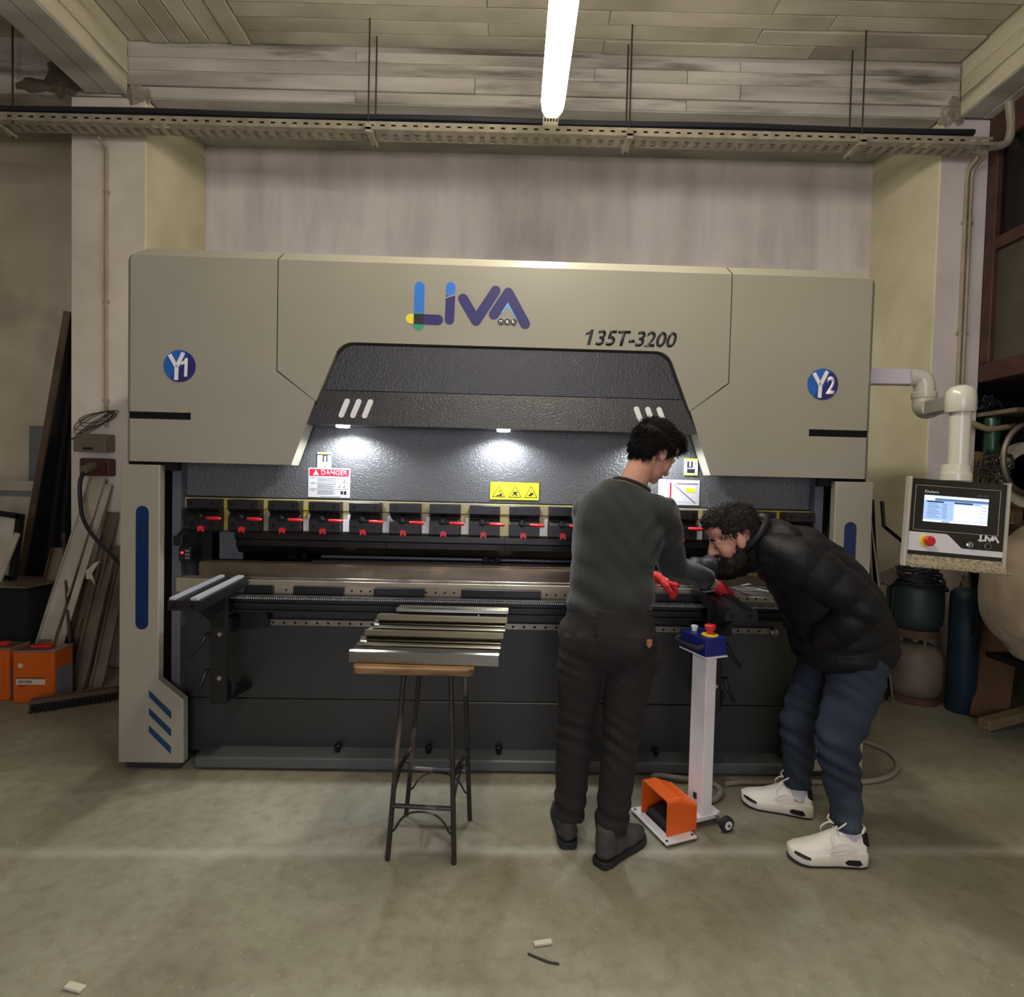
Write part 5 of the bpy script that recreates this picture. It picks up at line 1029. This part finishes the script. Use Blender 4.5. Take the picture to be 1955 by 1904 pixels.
def boot(par, heel, ang):
    M = Matrix.Translation(V(heel)) @ Matrix.Rotation(ang, 4, 'Z')
    def fin(b, nm, m, smooth=True): me = b.mesh(nm, m, smooth); me.transform(M); return link(nm, me, par)
    st = [(-0.004,0.022),(0.008,0.036),(0.04,0.042),(0.09,0.040),(0.14,0.042),(0.19,0.049),(0.235,0.050),(0.268,0.042),(0.288,0.026),(0.296,0.010)]
    b = B(); rings = []
    for x, w in st:
        up = 0.010*max(0,(x-0.23)/0.06)**1.5
        rings.append([b.bm.verts.new((x, y, z)) for y, z in ((-w,up),(-w*1.03,0.012+up),(-w*0.98,0.028),(w*0.98,0.028),(w*1.03,0.012+up),(w,up))])
    b.skin(rings).bevel(0.003,1,50); fin(b, 'boot_sole', 'boot_sole')
    b = B(); b.tube([(0.03,0,0.050),(0.08,0,0.050),(0.14,0,0.050),(0.19,0,0.047),(0.235,0,0.045),(0.262,0,0.042)], [(0.036,0.034),(0.039,0.036),(0.040,0.040),(0.046,0.036),(0.046,0.030),(0.034,0.024)], 18, ref=(0,1,0), sm=3, round_ends=True)
    b.tube([(0.045,0,0.045),(0.048,0,0.10),(0.055,0,0.145)], [(0.040,0.048),(0.041,0.050),(0.042,0.048)], 18, ref=(0,1,0), sm=3)
    b.tube([(0.07,0,0.10),(0.13,0,0.075)], [(0.036,0.030),(0.036,0.022)], 14, ref=(0,1,0), round_ends=True)
    me = remesh(b, 0.006, 3, 'boot_upper', 'boot', lambda p, n: 0.0035*noise.noise(p*26)+0.002*noise.noise(p*60)); me.transform(M); link('boot_upper', me, par)
    b = B()
    for k in range(5): x = 0.105+k*0.021; z = 0.125-k*0.014; b.tube([(x,-0.030,z-0.022),(x+0.012,0,z-0.004),(x,0.030,z-0.022)], 0.003, 6, sm=2); b.tube([(x,-0.028,z-0.022),(x+0.02,0.0,z-0.008),(x+0.02,0.030,z-0.034)], 0.0028, 6, sm=2)
    b.tube([(0.12,0,0.125),(0.135,0.03,0.13),(0.15,0.045,0.10)], 0.003, 6, sm=2); fin(b, 'bootlaces', 'lace_dark')
def folds(dirv, freq, amp, seed=0.0, amp2=0.0025, zr=None):
    d = V(dirv).normalized()
    def f(p, n):
        w = noise.noise(p*4.0+V((seed,0,0)))*2.2
        a = amp if zr is None else amp*zr(p)
        return a*(sin(p.dot(d)*freq+w*3.0)*0.5+0.5*noise.noise(V((p.x*7+seed,p.y*7,p.z*14))))+amp2*noise.noise(p*38)
    return f

# ------------------------------------------------------------------ person at the die, back to the camera
h1 = V((0.672,-0.350,1.655)); R1 = frame((0.76,0.40,-0.60),(0.5,0.25,0.85))
A1 = dict(hipL=V((0.372,-0.485,0.86)), hipR=V((0.565,-0.515,0.86)), kL=V((0.343,-0.470,0.475)), kR=V((0.527,-0.535,0.48)), aL=V((0.322,-0.512,0.11)), aR=V((0.482,-0.598,0.11)),
          sL=V((0.392,-0.358,1.390)), sR=V((0.690,-0.435,1.395)), eL=V((0.455,-0.160,1.185)), eR=V((0.795,-0.285,1.155)), wL=V((0.745,-0.045,1.065)), wR=V((1.048,-0.112,1.038)))
rside1 = V((0.96,-0.22,0))
spine1 = [(0.471,-0.493,0.91),(0.472,-0.490,0.96),(0.478,-0.470,1.06),(0.490,-0.440,1.19),(0.508,-0.415,1.30),(0.530,-0.400,1.39),(0.548,-0.392,1.45),(0.562,-0.388,1.50)]
dR1, nR1 = V((0.80,0.34,-0.50)), V((0.30,-0.62,0.72)); dL1, nL1 = V((0.88,0.05,-0.30)), V((0.25,-0.1,0.95))
b = B()
b.tube(spine1, [(0.150,0.100),(0.150,0.100),(0.145,0.098),(0.155,0.104),(0.172,0.110),(0.160,0.098),(0.090,0.074),(0.055,0.055)], 20, ref=rside1, sm=3)
b.tube([(0.550,-0.392,1.44),(0.578,-0.387,1.52),(0.606,-0.376,1.58),(0.640,-0.362,1.63)], [0.070,0.062,0.060,0.060], 16, sm=3, round_ends=True)
head_geo(b, h1, R1)
for h, k, a, t_ in ((A1['hipL'],A1['kL'],A1['aL'],(0.03,0.10)),(A1['hipR'],A1['kR'],A1['aR'],(0.09,0.08))):
    b.tube([h, h.lerp(k,0.5), k, k.lerp(a,0.4), a], [0.080,0.072,0.054,0.052,0.036], 14, sm=3)
    b.tube([h, h.lerp(V((0.471,-0.493,0.91)),0.7)], [0.078,0.085], 14, round_ends=True)
    b.tube([a-V((0,0,0.02)), a+V((t_[0]*0.4,t_[1]*0.4,-0.055)), a+V((t_[0],t_[1],-0.066))], [0.032,0.026,0.018], 12, round_ends=True)
for s_, e_, w_ in ((A1['sL'],A1['eL'],A1['wL']),(A1['sR'],A1['eR'],A1['wR'])):
    b.tube([s_, s_.lerp(e_,0.5), e_, e_.lerp(w_,0.5), w_], [0.058,0.050,0.042,0.038,0.028], 14, sm=3, round_ends=True)
for w_, d in ((A1['wR'],dR1),(A1['wL'],dL1)): b.tube([w_-d.normalized()*0.02, w_+d.normalized()*0.05], [0.027,0.024], 12, round_ends=True)   # the hands themselves are inside the gloves
p1 = tag(link('person', remesh(b, 0.0055, 3, 'person_body', 'skin')), 'person with short dark hair in grey sweater and red gloves, back turned', 'person')
face_parts(p1, h1, R1)
# sweater
b = B()
b.tube([(0.474,-0.485,0.955),(0.476,-0.478,1.01),(0.480,-0.465,1.08),(0.490,-0.440,1.19),(0.508,-0.412,1.30),(0.530,-0.400,1.40),(0.546,-0.394,1.462),(0.562,-0.390,1.512)], [(0.176,0.128),(0.180,0.130),(0.176,0.124),(0.180,0.126),(0.194,0.130),(0.192,0.118),(0.140,0.100),(0.092,0.082)], 26, ref=rside1, sm=4)
for s_, e_, w_ in ((A1['sL'],A1['eL'],A1['wL']),(A1['sR'],A1['eR'],A1['wR'])):
    inn_ = s_.lerp(V((0.53,-0.40,1.36)),0.55); b.tube([inn_, s_, s_.lerp(e_,0.5), e_, e_.lerp(w_,0.5), w_.lerp(e_,0.20)], [0.082,0.079,0.071,0.064,0.056,0.046], 18, sm=4)
def sw(p, n):
    low = max(0.0, min(1.0, (1.22-p.z)/0.2)); arm = 1.0 if p.x > 0.70 else 0.35
    pit = math.exp(-((p.x-0.655)/0.06)**2-((p.z-1.27)/0.10)**2)
    return 0.012*low*sin(p.z*52+noise.noise(p*4)*5+p.x*16)*(0.6+0.5*noise.noise(p*6)) + 0.007*arm*sin((p.x*0.8+p.z*0.9)*60+noise.noise(p*6)*4)*0.6 + 0.009*pit*sin((p.x-p.z*0.7)*90+noise.noise(p*7)*3) + 0.005*noise.noise(p*9)
link('sweater', remesh(b, 0.0075, 4, 'sweater', 'sweater', sw), p1)
b = B()
for q, (w_, e_) in enumerate(((A1['wL'],A1['eL']),(A1['wR'],A1['eR']))):
    d = (w_-e_).normalized(); c = w_.lerp(e_,0.205); a = d.orthogonal().normalized(); e2 = d.cross(a); cb = B(); cb.tube([c+a*0.042*cos(x)+e2*0.042*sin(x) for x in [2*pi*i/20 for i in range(21)]], 0.006, 6); link('cuff', cb.mesh('cuff','sweater','all'), p1)
c = V((0.571,-0.387,1.513)); ax = V((0.34,0.16,0.93)).normalized(); a = ax.cross(V((0,1,0))).normalized(); e2 = ax.cross(a); b.tube([c+a*0.080*cos(x)+e2*0.072*sin(x) for x in [2*pi*i/30 for i in range(31)]], 0.008, 6)
link('neckband', b.mesh('neckband','sweater','all'), p1)
# trousers
b = B()
b.tube([(0.474,-0.488,1.00),(0.472,-0.492,0.94),(0.470,-0.500,0.87),(0.470,-0.502,0.80)], [(0.172,0.122),(0.186,0.132),(0.198,0.140),(0.180,0.120)], 24, ref=rside1, sm=4, round_ends=False)
for q, (h, k, a) in enumerate(((A1['hipL'],A1['kL'],A1['aL']),(A1['hipR'],A1['kR'],A1['aR']))):
    b.tube([h+V((0,0,0.02)), h.lerp(k,0.35), h.lerp(k,0.7), k, k.lerp(a,0.35), k.lerp(a,0.7), a+V((0,0,0.0))], [0.104,0.103,0.088,0.077,0.074,0.067,0.063+0.004*q], 20, sm=4)
b.ell((0.468,-0.505,0.800),(0.075,0.095,0.075)); b.ell((0.395,-0.555,0.865),(0.085,0.07,0.085)); b.ell((0.540,-0.585,0.865),(0.085,0.07,0.085)); b.ell((0.655,-0.50,0.80),(0.035,0.07,0.085)); b.ell((0.290,-0.47,0.88),(0.03,0.06,0.06))
def tr(p, n):
    kn = math.exp(-((p.z-0.47)/0.10)**2)+0.9*math.exp(-((p.z-0.17)/0.08)**2)+0.5*math.exp(-((p.z-0.78)/0.08)**2)
    return 0.0075*kn*sin(p.z*95+noise.noise(p*6)*5+p.x*25)*0.7+0.004*noise.noise(p*12)
tro = link('trousers', remesh(b, 0.0075, 3, 'trousers', 'trousers', tr), p1)
child_of('leather_tag', B().prism([(0.592,0.905),(0.612,0.907),(0.612,0.884),(0.602,0.874),(0.592,0.884)], -0.652, -0.640).mesh('leather_tag','leather_tag'), tro)
child_of('pocket_seam', B().tube([(0.500,-0.6385,0.912),(0.545,-0.652,0.910),(0.592,-0.645,0.907)], 0.0022, 5, sm=3).mesh('pocket_seam','trousers'), tro)
child_of('belt_loop', B().box(0.388,0.400,-0.622,-0.612,0.915,0.965).mesh('belt_loop','trousers'), tro)
boot(p1, (0.318,-0.560,0), radians(92)); boot(p1, (0.425,-0.662,0), radians(42))
for nm, w_, e_, d, n, th in (('glove',A1['wR'],A1['eR'],dR1,nR1,nR1.cross(dR1)),('glove',A1['wL'],A1['eL'],dL1,nL1,dL1.cross(nL1))):
    b = B(); hand_geo(b, w_+d.normalized()*0.030, d, n, th, (0.55,0.8,0.6), 1.04, 0.003)
    b.tube([w_+d.normalized()*0.022, w_+d.normalized()*0.055], [(0.036,0.029),(0.042,0.026)], 14, ref=th)
    g_ = link(nm, remesh(b, 0.0042, 2, 'glove', 'glove_red', lambda p, n_: 0.0016*noise.noise(p*55)+0.0012*sin(p.x*210+p.z*120)), p1)
hair_geo(p1, h1, R1, [(-0.026,0,0.048,0.104,0.088,0.094),(-0.062,0,0.000,0.052,0.074,0.072),(0.040,0,0.104,0.060,0.066,0.038),(-0.055,0,-0.040,0.040,0.062,0.040),(0.082,0.0,0.092,0.030,0.055,0.022)], 0.005, 'hair_dark', 5200,
    lambda q: (0.55,0.0,0.15) if q.z > 0.06 else (-0.05,0,-0.8), 3, (0.018,0.038), 0.0014, None)
for q in (-1,1): link('sideburn', B().ell(h1+R1 @ V((0.020,q*0.071,0.008)), (0.010,0.006,0.026), R1, 10, 8).mesh('sideburn','hair_dark','all'), p1)

# ------------------------------------------------------------------ bearded person leaning over the table
h2 = V((1.010,-0.425,1.300)); R2 = frame((-0.90,0.10,-0.42),(-0.42,0,0.9))
A2 = dict(hN=V((1.535,-0.505,0.83)), hF=V((1.515,-0.335,0.83)), kN=V((1.415,-0.555,0.470)), kF=V((1.400,-0.285,0.430)), aN=V((1.452,-0.590,0.120)), aF=V((1.408,-0.272,0.120)),
          sN=V((1.205,-0.570,1.225)), sF=V((1.195,-0.275,1.235)), eN=V((1.425,-0.645,1.050)), wN=V((1.350,-0.545,0.905)), eF=V((1.120,-0.060,1.120)), wF=V((0.900,-0.020,1.085)))
b = B(); Y2 = V((0,1,0))
b.tube([(1.53,-0.42,0.82),(1.51,-0.42,0.92),(1.44,-0.42,1.04),(1.34,-0.42,1.15),(1.25,-0.42,1.22),(1.17,-0.42,1.265),(1.12,-0.42,1.285)], [(0.165,0.115),(0.160,0.115),(0.150,0.115),(0.165,0.115),(0.175,0.105),(0.120,0.085),(0.065,0.065)], 20, ref=Y2, sm=3, round_ends=True)
b.tube([(1.15,-0.42,1.272),(1.10,-0.423,1.285),(1.05,-0.425,1.290)], [0.066,0.060,0.060], 16, sm=3, round_ends=True)
head_geo(b, h2, R2, 1.03)
for h, k, a, t_ in ((A2['hN'],A2['kN'],A2['aN'],V((-0.13,0.005,0))),(A2['hF'],A2['kF'],A2['aF'],V((-0.12,0.05,0)))):
    b.tube([h, h.lerp(k,0.5), k, k.lerp(a,0.4), a], [0.085,0.074,0.056,0.052,0.036], 14, sm=3, round_ends=True); b.tube([a-V((0,0,0.02)), a+t_*0.25-V((0,0,0.045)), a+t_*0.6-V((0,0,0.062))], [0.032,0.026,0.018], 12, round_ends=True)
for s_, e_, w_ in ((A2['sN'],A2['eN'],A2['wN']),(A2['sF'],A2['eF'],A2['wF'])):
    b.tube([s_, s_.lerp(e_,0.5), e_, e_.lerp(w_,0.5), w_], [0.058,0.050,0.042,0.038,0.028], 14, sm=3, round_ends=True)
hand_geo(b, A2['wF'], V((-0.85,0.15,-0.30)), V((0,0.1,1)), V((-0.1,-1,0)), (0.4,0.6,0.4)); hand_geo(b, A2['wN']+V((0.01,0.03,0)), V((0.30,0.85,-0.40)), V((-0.9,-0.3,0.1)), V((0,0.4,0.9)), (0.3,0.4,0.3))
p2 = tag(link('person', remesh(b, 0.0055, 3, 'person_body', 'skin')), 'bearded person in black padded jacket, jeans and white sneakers, bending over', 'person')
face_parts(p2, h2, R2, 1.03, True)
# padded jacket: quilted puffs along the torso and sleeves
def puffs(pts, rad, step, depth, ref, seg, bb, start=0.0):
    pts = [V(p) for p in pts]; L_ = [0.0]
    for a, c in zip(pts[:-1], pts[1:]): L_.append(L_[-1]+(c-a).length)
    n = max(8, int(L_[-1]/0.008)); P, R_ = [], []
    for i in range(n+1):
        d = L_[-1]*i/n; k = max(j for j in range(len(pts)-1) if L_[j] <= d+1e-9); u = (d-L_[k])/(L_[k+1]-L_[k])
        g = lambda j: pts[max(0,min(len(pts)-1,j))]
        h = lambda a,b_,c,e: 0.5*((2*b_)+(c-a)*u+(2*a-5*b_+4*c-e)*u*u+(3*b_-a-3*c+e)*u**3)
        P.append(V([h(g(k-1)[j],g(k)[j],g(k+1)[j],g(k+2)[j]) for j in range(3)]))
        q = abs(sin(pi*(d+start)/step))**0.55; s = depth*(q-0.75); us = u*u*(3-2*u)
        R_.append(tuple(rad[k][j]*(1-us)+rad[k+1][j]*us+s for j in (0,1)))
    bb.tube(P, R_, seg, ref=ref)
b = B()
puffs([(1.515,-0.42,0.775),(1.500,-0.42,0.86),(1.455,-0.42,0.98),(1.375,-0.42,1.105),(1.275,-0.42,1.205),(1.185,-0.42,1.265),(1.135,-0.42,1.285)], [(0.195,0.185),(0.205,0.208),(0.200,0.204),(0.200,0.182),(0.212,0.155),(0.165,0.118),(0.105,0.098)], 0.098, 0.016, Y2, 30, b)
puffs([A2['sN']+V((-0.05,0.10,0.015)), A2['sN'], A2['sN'].lerp(A2['eN'],0.5)+V((0.01,-0.01,0.012)), A2['eN'], A2['eN'].lerp(A2['wN'],0.5)+V((0,-0.015,0)), A2['wN']+V((-0.012,0.02,-0.02))], [(0.092,0.092),(0.096,0.096),(0.088,0.088),(0.080,0.080),(0.072,0.072),(0.060,0.060)], 0.088, 0.013, (0,1,0.2), 22, b)
puffs([A2['sF']+V((-0.03,-0.10,0.01)), A2['sF'], A2['sF'].lerp(A2['eF'],0.5), A2['eF'], A2['eF'].lerp(A2['wF'],0.5), A2['wF']], [(0.090,0.090),(0.092,0.092),(0.082,0.082),(0.072,0.072),(0.062,0.062),(0.050,0.050)], 0.078, 0.014, (0.3,0,1), 22, b)
puffs([(1.165,-0.42,1.262),(1.120,-0.42,1.285),(1.085,-0.42,1.305)], [(0.110,0.112),(0.102,0.108),(0.094,0.100)], 0.07, 0.012, Y2, 26, b)
def jk(p, n): return 0.004*noise.noise(p*9)+0.0025*sin(p.dot(V((0.5,0.2,0.85)))*70+noise.noise(p*7)*5)+0.0012*noise.noise(p*40)
jac = link('jacket', remesh(b, 0.0078, 2, 'jacket', 'jacket', jk), p2)
b = B(); c = V((1.078,-0.42,1.312)); ax = V((-0.84,0,0.42)).normalized(); a = Y2; e2 = ax.cross(a)
b.tube([c+a*0.088*cos(x)+e2*0.095*sin(x)+ax*0.018*sin(x) for x in [2*pi*i/32 for i in range(33)]], 0.017, 10); child_of('collar', b.mesh('collar','jacket','all'), jac)
# jeans
b = B()
b.tube([(1.52,-0.42,0.93),(1.525,-0.42,0.86),(1.525,-0.42,0.79)], [(0.165,0.145),(0.178,0.150),(0.150,0.125)], 22, ref=Y2, sm=3)
for h, k, a in ((A2['hN'],A2['kN'],A2['aN']),(A2['hF'],A2['kF'],A2['aF'])):
    b.tube([h+V((0,0,0.04)), h.lerp(k,0.35), h.lerp(k,0.75), k, k.lerp(a,0.3), k.lerp(a,0.7), a+V((0,0,0.012))], [0.112,0.106,0.092,0.082,0.073,0.062,0.054], 20, sm=4)
def je(p, n):
    kn = math.exp(-((p.z-0.44)/0.11)**2)+0.8*math.exp(-((p.z-0.19)/0.06)**2)+0.6*math.exp(-((p.z-0.74)/0.09)**2)
    return 0.010*kn*sin((p.z+0.45*p.x)*78+noise.noise(p*6)*5)*0.75+0.004*noise.noise(p*12)
link('jeans', remesh(b, 0.0075, 2, 'jeans', 'jeans', je), p2)
for a in (A2['aN'],A2['aF']): link('sock', B().tube([a+V((0.006,0,-0.045)), a+V((0.004,0,0.0)), a+V((0,0,0.04))], [0.042,0.041,0.043], 16, sm=3).mesh('sock','sock','all'), p2)
sneaker(p2, (1.512,-0.600,0), radians(180-3), 1); sneaker(p2, (1.470,-0.288,0), radians(180-20), 1)
hair_geo(p2, h2, R2, [(-0.018,0,0.050,0.104,0.082,0.092),(-0.060,0,0.010,0.052,0.072,0.068),(0.052,0,0.098,0.050,0.062,0.036),(0.010,0.0,0.118,0.075,0.058,0.034)], 0.005, 'hair_brown', 5200,
    lambda q: (-0.9,0.0,0.12) if q.z > 0.05 else (-0.45,0,-0.55), 11, (0.010,0.026), 0.0013)
hair_geo(p2, h2, R2, [(0.042,0,-0.080,0.058,0.057,0.042),(0.070,0,-0.105,0.034,0.036,0.030),(0.022,0.045,-0.070,0.030,0.019,0.036),(0.022,-0.045,-0.070,0.030,0.019,0.036),(0.012,0.058,-0.040,0.014,0.013,0.040),(0.012,-0.058,-0.040,0.014,0.013,0.040),(0.086,0.014,-0.0505,0.013,0.016,0.006),(0.086,-0.014,-0.0505,0.013,0.016,0.006)], 0.0045, 'beard', 3600,
    lambda q: (0.35,0,-0.75), 23, (0.008,0.020), 0.0011, name='beard', amp=0.004)
